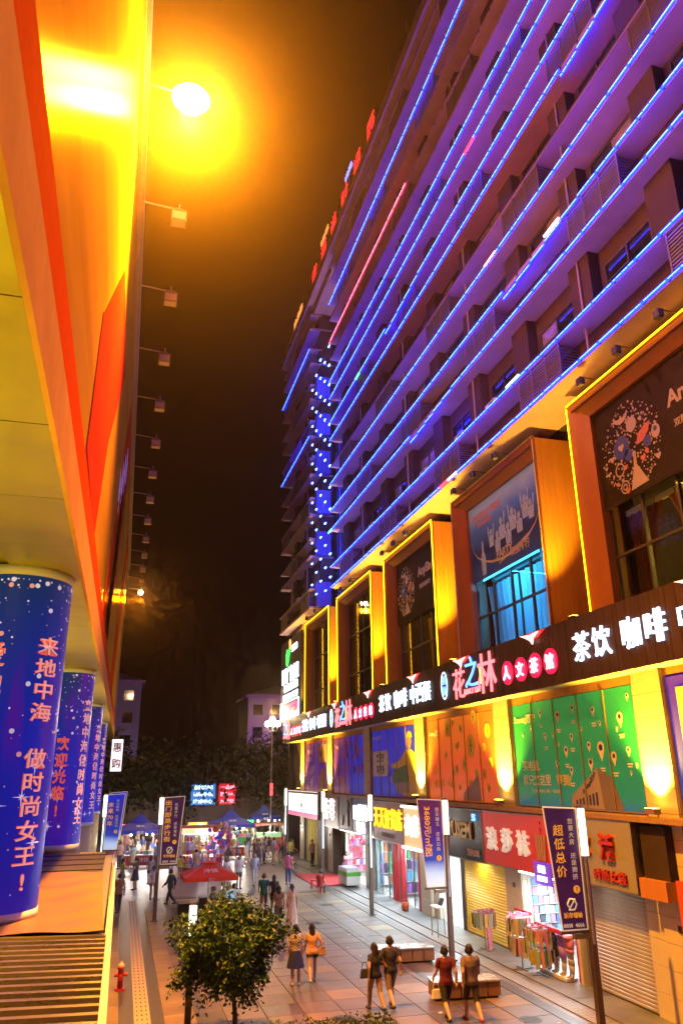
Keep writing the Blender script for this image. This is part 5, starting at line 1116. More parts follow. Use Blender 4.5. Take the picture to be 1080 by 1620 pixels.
    for sh, el, wr, tip in armsP:
        limb(sh, el, .055 if not female else .045, .042 if not female else .036, 'uparm'); limb(el, wr, .042 if not female else .036, .028, 'forearm')
        d = (tip-wr); L = d.length; d.normalize(); sd = 1 if sh.x > 0 else -1; side = d.cross(A((sd, 0, 0.01))); side.normalize(); pc = wr+d*L*.3
        mb.path([wr, pc, wr+d*L*.5], [.028, .036, .034], 8); bones.append((wr, tip, .03, .02, 'hand'))
        cu = A((-sd*.25, .2, 0))
        for q, (off, ln) in enumerate(((.030, .42), (.011, .5), (-.010, .46), (-.030, .36))):
            b0 = wr+d*L*.48+side*off; m1 = b0+(d+cu*.2).normalized()*L*ln*.6; mb.path([b0, m1, m1+(d+cu*.9).normalized()*L*ln*.45], [.011, .010, .007], 6)
        b0 = wr+d*L*.2+side*.03; m1 = b0+(d*.6+side*.8).normalized()*L*.24; mb.path([b0, m1, m1+(d+side*.2).normalized()*L*.18], [.013, .011, .008], 6)
    zmin = min(v[2] for v in mb.v) if not sit else 0
    dz = -zmin if not sit else -.45
    me = mb.mesh('person_rough', None); ob = bpy.data.objects.new('person_rough', me)
    md = ob.modifiers.new('r', 'REMESH'); md.mode = 'VOXEL'; md.voxel_size = vox*.8; sm = ob.modifiers.new('s', 'SMOOTH'); sm.iterations = 2; sm.factor = .5
    bm_ = evaluated_mesh(ob); bpy.data.objects.remove(ob); bpy.data.meshes.remove(me)
    nv = len(bm_.vertices); co = np.empty(nv*3); bm_.vertices.foreach_get('co', co); co = co.reshape(-1, 3); no = np.empty(nv*3); bm_.vertices.foreach_get('normal', no); no = no.reshape(-1, 3)
    best = np.full(nv, 9.); lab = np.zeros(nv, int); par = np.zeros(nv); TG = ['torso', 'neck', 'head', 'thigh', 'shin', 'foot', 'uparm', 'forearm', 'hand']
    for a, b, ra, rb, tg in bones:
        a_, d_ = np.array(a), np.array(b-a); t = np.clip(((co-a_)@d_)/(d_@d_+1e-9), 0, 1); dist = np.linalg.norm(co-a_-t[:, None]*d_, axis=1)-(ra+(rb-ra)*t); u = dist < best; best[u] = dist[u]; lab[u] = TG.index(tg); par[u] = t[u]
    faces = [tuple(p.vertices) for p in bm_.polygons]; fa = np.array([f[:4] if len(f) >= 4 else (*f, f[-1]) for f in faces])
    flab = lab[fa[:, 0]]; fpar = par[fa].mean(1); fc = co[fa].mean(1)
    root = thing('person', label, 'person', (loc[0], loc[1], (loc[2] if len(loc) > 2 else 0)), R(-face), group); root.scale = (s, s, s)
    body = bpy.data.objects.new('body', bm_); COL.objects.link(body); body.parent = root; body.location.z = dz; bm_.materials.append(SKIN)
    for p in bm_.polygons: p.use_smooth = True
    T = {t: i for i, t in enumerate(TG)}
    def shell(nm, mask, off, m, bumpy=0):
        idx = np.nonzero(mask)[0]
        if not len(idx): return
        use = np.unique(fa[idx]); mp = {v: i for i, v in enumerate(use)}
        wr_ = np.sin(co[use]@np.array([37., 23., 51.]))*bumpy
        vs = co[use]+no[use]*(off+wr_)[:, None] if bumpy else co[use]+no[use]*off
        m2 = bpy.data.meshes.new(nm); m2.from_pydata(vs.tolist(), [], [[mp[v] for v in faces[i]] for i in idx]); m2.materials.append(m)
        for p in m2.polygons: p.use_smooth = True
        oo = bpy.data.objects.new(nm, m2); COL.objects.link(oo); oo.parent = root; oo.location.z = dz; return oo
    tm = cm(top) if pattern is None else pattern; bmt = cm(bottom)
    torso = flab == T['torso']; upm = (flab == T['uparm']) & (fpar < sleeve)
    if sleeve > 1: upm = (flab == T['uparm']) | ((flab == T['forearm']) & (fpar < sleeve-1))
    low = .86 if kind in ('pants', 'shorts') else tuck
    shell('shirt', (torso & (fc[:, 2] > low) & (fc[:, 2] < 1.435)) | upm | ((flab == T['thigh']) & (fc[:, 2] > low) & (not sit)), .020, tm, .0012)
    if kind in ('pants', 'shorts'):
        mk = (torso & (fc[:, 2] < .99)) | ((flab == T['thigh']) & (fpar < (2 if kind == 'pants' else leg)))
        if kind == 'pants': mk |= (flab == T['shin']) & ((fc[:, 2] > .14) | sit)
        shell('trousers' if kind == 'pants' else 'shorts', mk, .014, bmt, .001)
    else:
        z1 = {'skirt': .50, 'dress': .16, 'mini': .62}[kind]; w1 = {'skirt': .27, 'dress': .25, 'mini': .20}[kind]; k = MB(); nn, rw = 36, 9
        for j in range(rw+1):
            t = j/rw; z = 1.03+(z1-1.03)*t; r0 = .15+(w1-.15)*t**.8
            for i in range(nn): an = 2*math.pi*i/nn; fl = 1+.07*t*math.sin(an*7+1)+.03*t*math.sin(an*13); k.v.append((r0*fl*math.cos(an), r0*.78*fl*math.sin(an)+(.03*ph*t), z))
        for j in range(rw):
            for i in range(nn): i2 = (i+1) % nn; k.f.append((j*nn+i, j*nn+i2, (j+1)*nn+i2, (j+1)*nn+i))
        oo = k.build('skirt' if kind != 'dress' else 'dress_skirt', bmt, root, True); oo.location.z = dz
    shell('shoe', (flab == T['foot']), .010, cm(shoes, .5))
    hm_ = haircol or HAIR; rel = fc-np.array(hd)
    hmask = (flab == T['head']) & ((rel[:, 2] > .045-.0*rel[:, 1]) | ((rel[:, 1] < .015) & (rel[:, 2] > -.06))) & ~((rel[:, 1] > .05) & (rel[:, 2] < .06))
    shell('hair', hmask, .022, hm_, .004)
    if hair in ('long', 'bun', 'tail'):
        k = MB()
        if hair == 'long':
            n_ = 16; rows = [(.05, .088, .105, -.015), (-.06, .092, .085, -.045), (-.15, .095, .06, -.075), (-.26, .09, .045, -.10), (-.36, .06, .03, -.11)]
            for z, rx, ry, yo in rows:
                for i in range(n_): t = math.pi+math.pi*i/(n_-1); k.v.append((hd.x+rx*math.cos(t), hd.y+yo+ry*math.sin(t), hd.z+z))
            for z, rx, ry, yo in rows:
                for i in range(n_): t = math.pi+math.pi*i/(n_-1); k.v.append((hd.x+rx*.8*math.cos(t), hd.y+yo+ry*.45*math.sin(t)+.005, hd.z+z))
            for b0 in (0, n_*len(rows)):
                for j in range(len(rows)-1):
                    for i in range(n_-1): q = b0+j*n_+i; k.f.append((q, q+1, q+n_+1, q+n_))
        elif hair == 'bun': k.ell(hd+A((0, -.10, .07)), .05, .05, .05)
        else: k.path([hd+A((0, -.09, .05)), hd+A((0, -.14, .0)), hd+A((0, -.135, -.14)), hd+A((0, -.12, -.27))], [.025, .035, .03, .008], 8)
        oo = k.build('hair_length', hm_, root, True); oo.location.z = dz
    for sd in (-1, 1):
        oo = MB().ell(hd+A((.032*sd, .088, .012)), .011, .008, .007, 6, 5).build('eye', M_black, root); oo.location.z = dz
    oo = MB().ell(hd+A((0, .092, -.058)), .022, .008, .007, 6, 5).build('mouth', cm((.4, .12, .1)), root); oo.location.z = dz
    return root
def checker(name, c1, c2, sc_):
    m = bpy.data.materials.new(name); m.use_nodes = True; nt = m.node_tree; b = nt.nodes['Principled BSDF']; b.inputs['Roughness'].default_value = .8
    tc = nt.nodes.new('ShaderNodeTexCoord'); ck = nt.nodes.new('ShaderNodeTexChecker'); ck.inputs['Scale'].default_value = sc_; ck.inputs[1].default_value = (*c1, 1); ck.inputs[2].default_value = (*c2, 1); nt.links.new(tc.outputs['Object'], ck.inputs[0]); nt.links.new(ck.outputs[0], b.inputs['Base Color']); return m
PLAID = checker('checked_cotton', (.65, .55, .42), (.06, .04, .05), 26)
P_ = person
P_('woman seen from behind in checked top and navy skirt', (5.38, 24.85), 4, 1.6, bottom=(.015, .02, .16), kind='skirt', hair='bun', pose='stand', female=True, pattern=PLAID, shoes=(.5, .35, .25), tuck=.98)
P_('woman with long dark hair in orange top and black shorts', (5.93, 25.05), 8, 1.62, top=(.72, .38, .16), bottom=(.04, .03, .03), kind='shorts', leg=.35, hair='long', pose='walk', ph=1, female=True, arms=('swing', 'hip'), shoes=(.6, .5, .4))
P_('woman with long hair in black top beside the dark shirted man', (6.85, 21.75), -4, 1.62, top=(.02, .018, .02), bottom=(.32, .22, .13), kind='pants', hair='long', pose='walk', ph=-1, female=True, arms=('swing', 'out'), sleeve=.45)
P_('man in charcoal shirt and brown shorts holding the long haired woman', (7.32, 21.85), -2, 1.74, top=(.035, .035, .045), bottom=(.22, .15, .10), kind='shorts', leg=1.3, pose='walk', ph=1, arms=('out', 'swing'))
P_('man in dark red shirt and black shorts walking right of the couple', (8.28, 20.35), 2, 1.72, top=(.13, .012, .02), bottom=(.02, .02, .025), kind='shorts', leg=1.2, pose='walk', ph=1, shoes=(.03, .03, .03))
P_('man in grey shirt and black shorts with red shoes', (8.85, 20.1), 6, 1.76, top=(.17, .12, .10), bottom=(.02, .02, .02), kind='shorts', leg=1.1, pose='walk', ph=-1, shoes=(.45, .03, .03))
P_('man in teal shirt walking behind the bench group', (6.55, 37.1), 10, 1.72, top=(.02, .18, .14), bottom=(.2, .13, .08), kind='shorts', leg=1.2, pose='walk', ph=1)
P_('woman in black top between the teal shirt and white dress', (6.98, 36.9), 10, 1.66, top=(.015, .015, .015), bottom=(.05, .04, .04), kind='shorts', leg=.6, hair='long', female=True, pose='walk', ph=-1)
P_('woman in striped grey trousers in front of the teal shirted man', (6.55, 33.6), 4, 1.64, top=(.55, .35, .22), bottom=(.10, .08, .09), kind='pants', hair='long', female=True, pose='walk', ph=1, pattern=checker('thin_check', (.4, .28, .2), (.12, .08, .08), 40))
P_('woman in long white dress with a ponytail', (7.08, 33.5), 2, 1.63, top=(.72, .62, .5), bottom=(.75, .66, .54), kind='dress', hair='tail', female=True, pose='stand')
P_('man in pink shirt and blue jeans', (9.55, 46.3), 12, 1.74, top=(.65, .14, .22), bottom=(.04, .08, .25), kind='pants', pose='stand')
P_('man in pale blue shirt and white trousers', (7.7, 46.8), 178, 1.72, top=(.45, .5, .62), bottom=(.6, .6, .62), kind='pants', pose='walk', ph=1)
P_('woman in white top standing beside the parasol', (5.9, 45.2), 160, 1.65, top=(.75, .7, .65), bottom=(.7, .65, .6), kind='skirt', hair='long', female=True, pose='stand')
P_('man in white shirt and dark shorts right of the parasol', (6.65, 45.6), 170, 1.7, top=(.75, .72, .66), bottom=(.06, .05, .05), kind='shorts', leg=.7, pose='stand', arms=('bend', 'swing'))
P_('seated woman in white sleeveless top under the parasol', (4.35, 37.6, .0), -120, 1.6, top=(.7, .62, .52), bottom=(.1, .1, .12), kind='pants', hair='bun', female=True, pose='sit', sleeve=.2)
P_('seated person in pale shirt near the little easel', (5.35, 38.2, .0), 100, 1.6, top=(.65, .6, .5), bottom=(.1, .1, .12), kind='pants', pose='sit')
P_('man in brown shirt walking close to the canopy edge', (.28, 39.5), -8, 1.72, top=(.35, .2, .1), bottom=(.05, .05, .06), kind='pants', pose='walk', ph=1)
P_('woman in yellow top facing the woman in dark dress', (.45, 47.5), 60, 1.62, top=(.6, .6, .08), bottom=(.3, .3, .1), kind='mini', hair='long', female=True, pose='stand', arms=('bend', 'bend'))
P_('woman in dark dress beside the yellow top woman', (1.15, 47.2), -60, 1.66, top=(.05, .05, .08), bottom=(.04, .04, .06), kind='skirt', hair='tail', female=True, pose='stand', arms=('bend', 'bend'))
P_('woman in grey top and dark shorts walking away', (2.0, 49.0), 4, 1.62, top=(.5, .42, .4), bottom=(.03, .03, .04), kind='shorts', leg=.5, hair='long', female=True, pose='walk', ph=1)
P_('woman in white top and orange shorts with a ponytail', (1.95, 43.0), 2, 1.66, top=(.75, .66, .55), bottom=(.5, .26, .1), kind='shorts', leg=.4, hair='tail', female=True, pose='walk', ph=-1)
P_('man in blue striped shirt facing the far tent', (2.7, 57.0), 0, 1.7, top=(.06, .2, .55), bottom=(.06, .06, .08), kind='pants', pose='stand', pattern=checker('blue_stripe', (.1, .3, .7), (.05, .15, .4), 30))
P_('person in royal blue shirt beside the neon yellow child', (3.4, 52.5), -10, 1.66, top=(.02, .03, .55), bottom=(.5, .5, .55), kind='pants', pose='stand')
P_('child in neon yellow shirt', (3.85, 51.2), 0, 1.32, top=(.7, .75, .05), bottom=(.3, .3, .35), kind='shorts', leg=.8, pose='stand')
P_('person in blue jeans half hidden by the purple banner', (4.75, 50.8), 0, 1.66, top=(.5, .3, .18), bottom=(.3, .42, .6), kind='pants', pose='stand')
P_('figure in black leaning into a stride by the left lamp post', (2.7, 41.3), -50, 1.62, top=(.02, .02, .02), bottom=(.02, .02, .02), kind='pants', pose='walk', ph=1, sleeve=1.8)
P_('person in pink top at the shop entrance by the freezer', (13.1, 46.6), 200, 1.6, top=(.7, .3, .45), bottom=(.2, .2, .3), kind='pants', female=True, hair='long', pose='stand')
P_('person in red top sitting at the far red stall', (10.45, 42.3, 0), 30, 1.55, top=(.5, .04, .03), bottom=(.1, .08, .08), kind='pants', pose='sit')
P_('tall man in dark clothes standing near the far blue tent', (7.6, 58.5), 0, 1.76, top=(.03, .03, .05), bottom=(.03, .03, .03), kind='pants', pose='stand', vox=.026)
P_('woman in white skirt walking left of the food cart', (9.3, 60.3), 10, 1.64, top=(.04, .04, .05), bottom=(.7, .65, .6), kind='mini', hair='long', female=True, pose='walk', vox=.026)
P_('woman in pale pink dress walking left of the food cart', (10.4, 63.5), 12, 1.62, top=(.65, .5, .5), bottom=(.7, .6, .55), kind='skirt', hair='long', female=True, pose='walk', ph=-1, vox=.026)
P_('woman in white dress close to the food cart', (11.2, 64.0), 8, 1.62, top=(.7, .65, .6), bottom=(.7, .65, .6), kind='skirt', hair='tail', female=True, pose='stand', vox=.026)
P_('person in red shirt beside the food cart', (12.2, 61.0), -30, 1.68, top=(.6, .04, .04), bottom=(.04, .04, .05), kind='pants', pose='stand', vox=.026)
P_('person in pink shirt by the yellow curtain strips', (13.0, 55.0), 150, 1.66, top=(.6, .3, .3), bottom=(.03, .03, .04), kind='pants', pose='stand', vox=.026)
for lb, x, y, z, c in (('small tan handbag at the side of the orange topped woman', 6.22, 24.98, .72, (.4, .22, .1)), ('black shoulder bag beside the long haired woman in black', 6.55, 21.7, .78, (.02, .02, .02)), ('white carrier bag in the hand of the man in dark red', 8.02, 20.4, .5, (.7, .7, .68))):
    t = thing('bag', lb, 'bag', (x, y, z)); MB().add([(-.13, -.05, 0), (.13, -.05, 0), (.13, .05, 0), (-.13, .05, 0), (-.1, -.02, .22), (.1, -.02, .22), (.1, .02, .22), (-.1, .02, .22)], [(0, 3, 2, 1), (4, 5, 6, 7), (0, 1, 5, 4), (1, 2, 6, 5), (2, 3, 7, 6), (3, 0, 4, 7)]).build('pouch', cm(c), t, bevel=.02); MB().path([(-.08, 0, .21), (-.05, 0, .36), (.05, 0, .36), (.08, 0, .21)], [.01]*4, 5).build('strap', cm(c), t)
# the far crowd: copies of whole figures in other clothes
src = [o for o in bpy.data.objects if o.type == 'EMPTY' and o.name.startswith('person')]
far_src = [o for o in src if any(k in o['label'] for k in ('tall man in dark', 'white skirt walking', 'pale pink dress', 'beside the food cart'))]
crowd = []
for i in range(64):
    x = random.uniform(.2, 12.8); y = random.uniform(56, 80); s0 = far_src[i % len(far_src)]
    r = s0.copy(); COL.objects.link(r); r.location = (x, y, 0); r.rotation_euler.z = random.uniform(0, 6.28); f = random.uniform(.92, 1.04); r.scale = [a*f for a in s0.scale]
    tc_, bc_ = random.choice([(.6, .6, .6), (.5, .06, .08), (.06, .12, .4), (.04, .04, .05), (.6, .4, .3), (.3, .45, .5), (.55, .5, .1)]), random.choice([(.04, .04, .06), (.1, .14, .3), (.4, .3, .2)])
    for ch in s0.children:
        c = ch.copy(); COL.objects.link(c); c.parent = r
        if ch.name.split('.')[0] in ('shirt', 'dress_skirt', 'skirt', 'trousers', 'shorts'):
            c.material_slots[0].link = 'OBJECT'; c.material_slots[0].material = cm(tc_ if 'shirt' in ch.name or 'dress' in ch.name else bc_)
    cn_ = {(.6, .6, .6): 'pale grey', (.5, .06, .08): 'red', (.06, .12, .4): 'blue', (.04, .04, .05): 'black', (.6, .4, .3): 'peach', (.3, .45, .5): 'teal grey', (.55, .5, .1): 'yellow'}[tc_]
    tag(r, 'small distant person in a %s top in the crowd around the far blue tents' % cn_, 'person', 'crowd around the far tents')

# ------------------------------------------------------------------ trees
M_leaf = mat('leaf_green', (.030, .085, .013), .5, var=.55, scale=2.6); M_leaf2 = mat('leaf_dark', (.015, .028, .008), .5, var=.4, scale=1.2); M_bark = mat('bark', (.13, .09, .06), .85, var=.25, scale=9, bump=.5)
def tree(label, base, trunk_h, crown_c, crown_r, nleaf, lsize, m, seed, lean=(0, 0), nbr=14, lobes=9, group=None, tr=.07):
    rr = random.Random(seed); g = np.random.default_rng(seed)
    t = thing('street_tree', label, 'tree', base, 0, group); w_ = MB(); top_ = Vector((lean[0], lean[1], trunk_h)); w_.path([Vector((0, 0, 0)), Vector((lean[0]*.3, lean[1]*.3, trunk_h*.5)), top_], [tr, tr*.8, tr*.65], 9)
    C = Vector(crown_c); ctr = []
    for i in range(lobes):
        d = Vector((rr.gauss(0, 1), rr.gauss(0, 1), rr.gauss(0, .8))); d.normalize(); q = rr.uniform(.2, .68); ctr.append((C+Vector((d.x*crown_r[0]*q, d.y*crown_r[1]*q, d.z*crown_r[2]*q)), rr.uniform(.32, .5)))
    for c, _ in ctr: 
        mid = top_.lerp(c, .5)+Vector((rr.uniform(-.1, .1), rr.uniform(-.1, .1), .1)); w_.path([top_-Vector((0, 0, rr.uniform(0, .3)*trunk_h)), mid, c], [tr*.42, tr*.25, tr*.1], 5)
        for k in range(3): e = c+Vector((rr.uniform(-1, 1)*crown_r[0], rr.uniform(-1, 1)*crown_r[1], rr.uniform(-.8, .8)*crown_r[2]))*.35; w_.tube(mid.lerp(c, .7), e, tr*.1, tr*.04, 4)
    w_.build('trunk', M_bark, t, True)
    # sprays of leaves: twig clusters through the crown, thinned by a few gaps
    V, Fq = [], []; ncl = nleaf//14; gaps = [(C+Vector((rr.gauss(0, .5)*crown_r[0], rr.gauss(0, .5)*crown_r[1], rr.gauss(0, .5)*crown_r[2])), rr.uniform(.10, .2)) for _ in range(9)]
    ph_ = [rr.uniform(0, 6.28) for _ in range(6)]
    for k in range(ncl):
        d = Vector((rr.gauss(0, 1), rr.gauss(0, 1), rr.gauss(0, 1))); d.normalize(); q = rr.random()**.42
        an = math.atan2(d.y, d.x); q *= 1+.2*math.sin(an*3+ph_[0]+d.z*2)+.16*math.sin(an*5+ph_[1]-d.z*4)+.12*math.sin(d.z*6+ph_[2])
        o = C+Vector((d.x*crown_r[0]*q, d.y*crown_r[1]*q, d.z*crown_r[2]*q)); dr = (d+Vector((0, 0, -.35+rr.uniform(-.4, .4)))).normalized()
        if any((o-g_).length < r_*crown_r[0]*1.3 for g_, r_ in gaps) and rr.random() < .85: continue
        for j in range(14):
            p = o+dr*(j/14-.3)*lsize*3.2+Vector((rr.gauss(0, 1), rr.gauss(0, 1), rr.gauss(0, 1)))*lsize*.55
            a = Vector((rr.gauss(0, 1), rr.gauss(0, 1), rr.gauss(0, .6)-.5)).normalized(); b = a.cross(Vector((rr.gauss(0, 1), rr.gauss(0, 1), rr.gauss(0, 1)))).normalized(); nrm = a.cross(b)
            l = lsize*rr.uniform(.45, 1.45); wd = l*.24; i0 = len(V); V += [tuple(p), tuple(p+a*l*.5+b*wd+nrm*l*.06), tuple(p+a*l), tuple(p+a*l*.5-b*wd+nrm*l*.06)]; Fq += [(i0, i0+1, i0+2), (i0, i0+2, i0+3)]
    me = bpy.data.meshes.new('crown'); me.from_pydata(V, [], Fq); me.materials.append(m); o = bpy.data.objects.new('crown', me); COL.objects.link(o); o.parent = t
    return t
tree('small leafy street tree in the foreground left of the walkers', (3.05, 20.7, 0), 1.15, (-.26, 0, 1.98), (1.1, 1.0, .92), 25000, .115, M_leaf, 5, (-.12, 0), lobes=26)
for i, (x, y, h, r, lb) in enumerate(((0.5, 86, 9, 5, 'dark tree behind the far tents at the left'), (7, 92, 8.5, 4.5, 'dark tree above the lit shop boards'), (14.5, 84, 9.5, 4.2, 'dark tree beside the globe lamp'), (20, 92, 11, 5, 'dark tree below the purple lit house'), (-4.5, 94, 10, 5, 'dark tree before the pale flats'))):
    tree(lb, (x, y, 0), h*.45, (0, 0, h*.72), (r, r, h*.32), 3200, .55, M_leaf2, 40+i, lobes=10, group='dark trees at the end of the street', tr=.22)
hd_ = thing('hedge', 'clipped green hedge in a planter at the bottom edge', 'hedge', (4.0, 18.12, 0))
MB().box(-2.4, 2.2, -.5, .5, 0, .35).build('planter', M_tile, hd_); V, Fq = [], []
for i in range(5200):
    p = Vector((random.uniform(-2.3, 2.1), random.uniform(-.45, .45), .35+random.random()**.5*(.42+.1*math.sin(i*.37)))); a = Vector((random.gauss(0, 1), random.gauss(0, 1), random.gauss(.4, 1))).normalized(); b = a.cross(Vector((random.gauss(0, 1), 1, .3))).normalized(); i0 = len(V); l = .08
    V += [tuple(p), tuple(p+a*l*.5+b*.022), tuple(p+a*l), tuple(p+a*l*.5-b*.022)]; Fq += [(i0, i0+1, i0+2, i0+3)]
me = bpy.data.meshes.new('foliage'); me.from_pydata(V, [], Fq); me.materials.append(mat('hedge_leaf', (.08, .16, .03), .5, var=.4, scale=4)); o = bpy.data.objects.new('foliage', me); COL.objects.link(o); o.parent = hd_

# ------------------------------------------------------------------ parasol and stalls
M_redc = mat('red_canvas', (.9, .085, .03), .75, var=.05, spec=.1)
t = thing('parasol', 'square red parasol on a pale pole in mid street', 'parasol', (4.05, 37.0, 0))
for k in range(4):
    a, b = R(45+90*k), R(135+90*k); p, q = Vector((1.65*math.cos(a), 1.65*math.sin(a), 1.75)), Vector((1.65*math.cos(b), 1.65*math.sin(b), 1.75)); n_ = 6; mb = MB()
    for j in range(n_+1):
        for i in range(n_+1): u, v = i/n_, j/n_; pt = p.lerp(q, u).lerp(Vector((0, 0, 2.3)), v); mb.v.append((pt.x, pt.y, pt.z-.06*math.sin(math.pi*v)*1.0))
    for j in range(n_):
        for i in range(n_): c = j*(n_+1)+i; mb.f.append((c, c+1, c+n_+2, c+n_+1))
    for i in range(n_): u0, u1 = i/n_, (i+1)/n_; A_, B_ = p.lerp(q, u0), p.lerp(q, u1); mb.add([A_, B_, B_-Vector((0, 0, .16)), A_-Vector((0, 0, .16))], [(0, 1, 2, 3)])
    mb.build('canopy_panel', M_redc, t, True); MB().tube((0, 0, 2.28), p, .012, n=4).build('rib', M_steel, t)
MB().tube((0, 0, 0), (0, 0, 2.38), .025, n=8).build('pole', M_white, t); MB().ell((0, 0, .06), .28, .28, .08).build('base', M_white, t, True); MB().prism([(-.3, -.3, 2.2), (.3, -.3, 2.2), (.3, .3, 2.2), (-.3, .3, 2.2)], (0, 0, .04)).build('vent', M_redc, t)
letter('lettering', '可口', (.0, -1.19, 1.66), .12, M_pw, t, ax=FACE_Y, d=.006); letter('lettering', '冷饮', (0, -.85, 1.98), .3, M_pw, t, ax=((1, 0, 0), (0, .85, .42)), d=.006)
t = thing('easel', 'wooden easel with a small lit picture under the parasol', 'easel', (5.0, 36.9, 0)); MB().tube((-.3, 0, 0), (0, .1, 1.4), .02, n=5).tube((.3, 0, 0), (0, .1, 1.4), .02, n=5).tube((0, .6, 0), (0, .1, 1.4), .02, n=5).build('leg', cm((.4, .25, .12)), t); MB().prism([(-.22, -.03, .55), (.22, -.03, .55), (.2, .05, 1.1), (-.2, .05, 1.1)], (0, .02, 0)).build('picture', mat('lit_picture', (.4, .6, .75), .4, em=(.4, .65, .8), es=.6), t)
for i, (x, y) in enumerate(((4.35, 37.6), (5.35, 38.2), (10.45, 42.3))):
    k = thing('stool', ('low stool under the seated woman', 'low stool under the seated person in pale shirt', 'red stool under the seated person in red')[i], 'stool', (x, y, 0), 0, 'stools'); MB().tube((0, 0, .36), (0, 0, .40), .17, n=12).build('seat', M_redp, k)
    for q in range(4): MB().tube((.12*math.cos(q*1.57), .12*math.sin(q*1.57), .37), (.16*math.cos(q*1.57), .16*math.sin(q*1.57), 0), .015, n=5).build('leg', M_redp, k)
tag(MB().box(2.9, 3.8, 38.2, 39.2, 0, .45).build('stall_box', M_dark, bevel=.02), 'dark box standing left of the parasol', 'box'); tag(MB().box(3.9, 5.6, 39.0, 39.6, 0, .55).build('stall_box', M_dark, bevel=.02), 'long dark box behind the parasol', 'box')
M_btent = mat('blue_tent_canvas', (.02, .05, .5), .6, var=.1)
def tent(label, x, y, wd, seed, fc):
    t = thing('canopy_tent', label, 'tent', (x, y, 0), 0, 'blue canopy tents'); h = wd/2
    for k in range(4):
        a = [(-h, -h), (h, -h), (h, h), (-h, h)][k]; b = [(-h, -h), (h, -h), (h, h), (-h, h)][(k+1) % 4]
        MB().add([(*a, 2.35), (*b, 2.35), (b[0]*.45, b[1]*.45, 2.75), (a[0]*.45, a[1]*.45, 2.75), (0, 0, 3.4), (a[0], a[1], 2.1), (b[0], b[1], 2.1)], [(0, 1, 2, 3), (3, 2, 4), (5, 6, 1, 0)]).build('roof_panel', M_btent, t)
        MB().tube((a[0]*.97, a[1]*.97, 0), (a[0]*.97, a[1]*.97, 2.3), .03, n=6).build('leg', M_steel, t)
    letter('lettering', '啤酒', (0, -h-.01, 2.2), .22, M_pw, t, ax=FACE_Y, d=.006); letter('lettering', '啤酒', (0, -h*.72, 2.56), .28, M_pw, t, ax=((1, 0, 0), (0, .8, .6)), d=.006)
    for k, (px, py) in enumerate(((-.6, -.5), (.5, .2), (.9, -.8))):
        MB().ell((px, py, 2.0), .07, .07, .09).build('bulb', glow('bulb_white', (1, .95, .85), 25), t); light('lamp', 'POINT', (px, py, 1.86), 220, (1, .92, .8), t, .08)
    tb = thing('stall_table', 'low stall table with a %s front under the %s' % (fc[1], 'left blue tent' if seed == 1 else 'right blue tent'), 'table', (x, y-h+.2, 0)); MB().box(-1, 1, -.3, .3, .72, .76).build('top', M_white, tb); MB().box(-1, 1, -.32, -.3, .1, .72).build('front_cloth', cm(fc[0]), tb); goods(tb, 'x', 0, -.9, .9, .77, 1.05, 9, 1, seed, depth=.25); letter('lettering', '烧烤 冷饮', (0, -.325, .45), .3, M_pw, tb, ax=FACE_Y, d=.006)
tent('blue canopy tent on the left of the far stalls', 1.55, 60.5, 3.3, 1, ((.55, .06, .06), 'red')); tent('blue canopy tent beyond the balloon stall', 8.6, 64.5, 3.4, 2, ((.6, .12, .04), 'orange'))
tent('small blue canopy tent partly hidden near the dark trees', 12.9, 74.0, 2.6, 3, ((.1, .1, .3), 'dark blue'))
# balloon and toy stall
t = thing('toy_stall', 'brightly lit toy stall between the purple banner and blue tent', 'stall', (5.4, 54.5, 0))
MB().box(-1.3, 1.3, -.8, .8, .9, .96).build('counter', M_white, t); MB().box(-1.3, 1.3, -.82, -.8, .1, .9).build('counter_front', cm((.5, .05, .12)), t)
for sx in (-1, 1):
    for s2 in (-1, 1): MB().tube((1.25*sx, .75*s2, 0), (1.25*sx, .75*s2, 2.7), .03, n=6).build('post', M_steel, t)
MB().box(-1.45, 1.45, -.95, .95, 2.7, 2.78).build('roof', cm((.6, .2, .1)), t); MB().box(-1.35, 1.35, -.93, -.9, 2.35, 2.68).build('sign_panel', glow('stall_sign', (1, .4, .2), 2), t); letter('lettering', '玩具气球', (0, -.95, 2.5), .26, M_signw, t, ax=FACE_Y, d=.01)
MB().box(-1.2, 1.2, -.6, -.5, 2.28, 2.33).build('strip_light', M_tubec, t); light('lamp', 'POINT', (0, -.6, 2.1), 700, (1, .85, .8), t, .15)
goods(t, 'x', -.86, -1.25, 1.25, .35, 2.2, 13, 7, 77, depth=.3, pal=[(.75, .15, .35), (.7, .4, .6), (.8, .6, .1), (.6, .05, .1), (.2, .2, .7), (.7, .7, .7), (.75, .3, .05)])
bcols = [(.7, .1, .35), (.35, .1, .6), (.1, .15, .7), (.75, .5, .1), (.7, .08, .08), (.75, .45, .55)]
for i in range(34):
    a = random.uniform(0, 6.28); q = random.uniform(0, .85); x, y, z = 6.6+q*math.cos(a), 53.6+q*.6*math.sin(a), random.uniform(1.4, 2.9); r = random.uniform(.13, .2)
    c = bcols[i % 6]; b = MB().ell((x, y, z), r, r, r*1.2, 10, 8).tube((x, y, z-r*1.2), (x+.03, y, z-r*1.2-.3), .004, n=3); tag(b.build('balloon', mat('toy_balloon_%d' % (i % 6), c, .25, var=0), smooth=True), 'shiny %s toy balloon in the bunch beside the toy stall' % ('magenta', 'violet', 'blue', 'golden', 'red', 'pale pink')[i % 6], 'balloon', 'balloon bunch beside the toy stall')
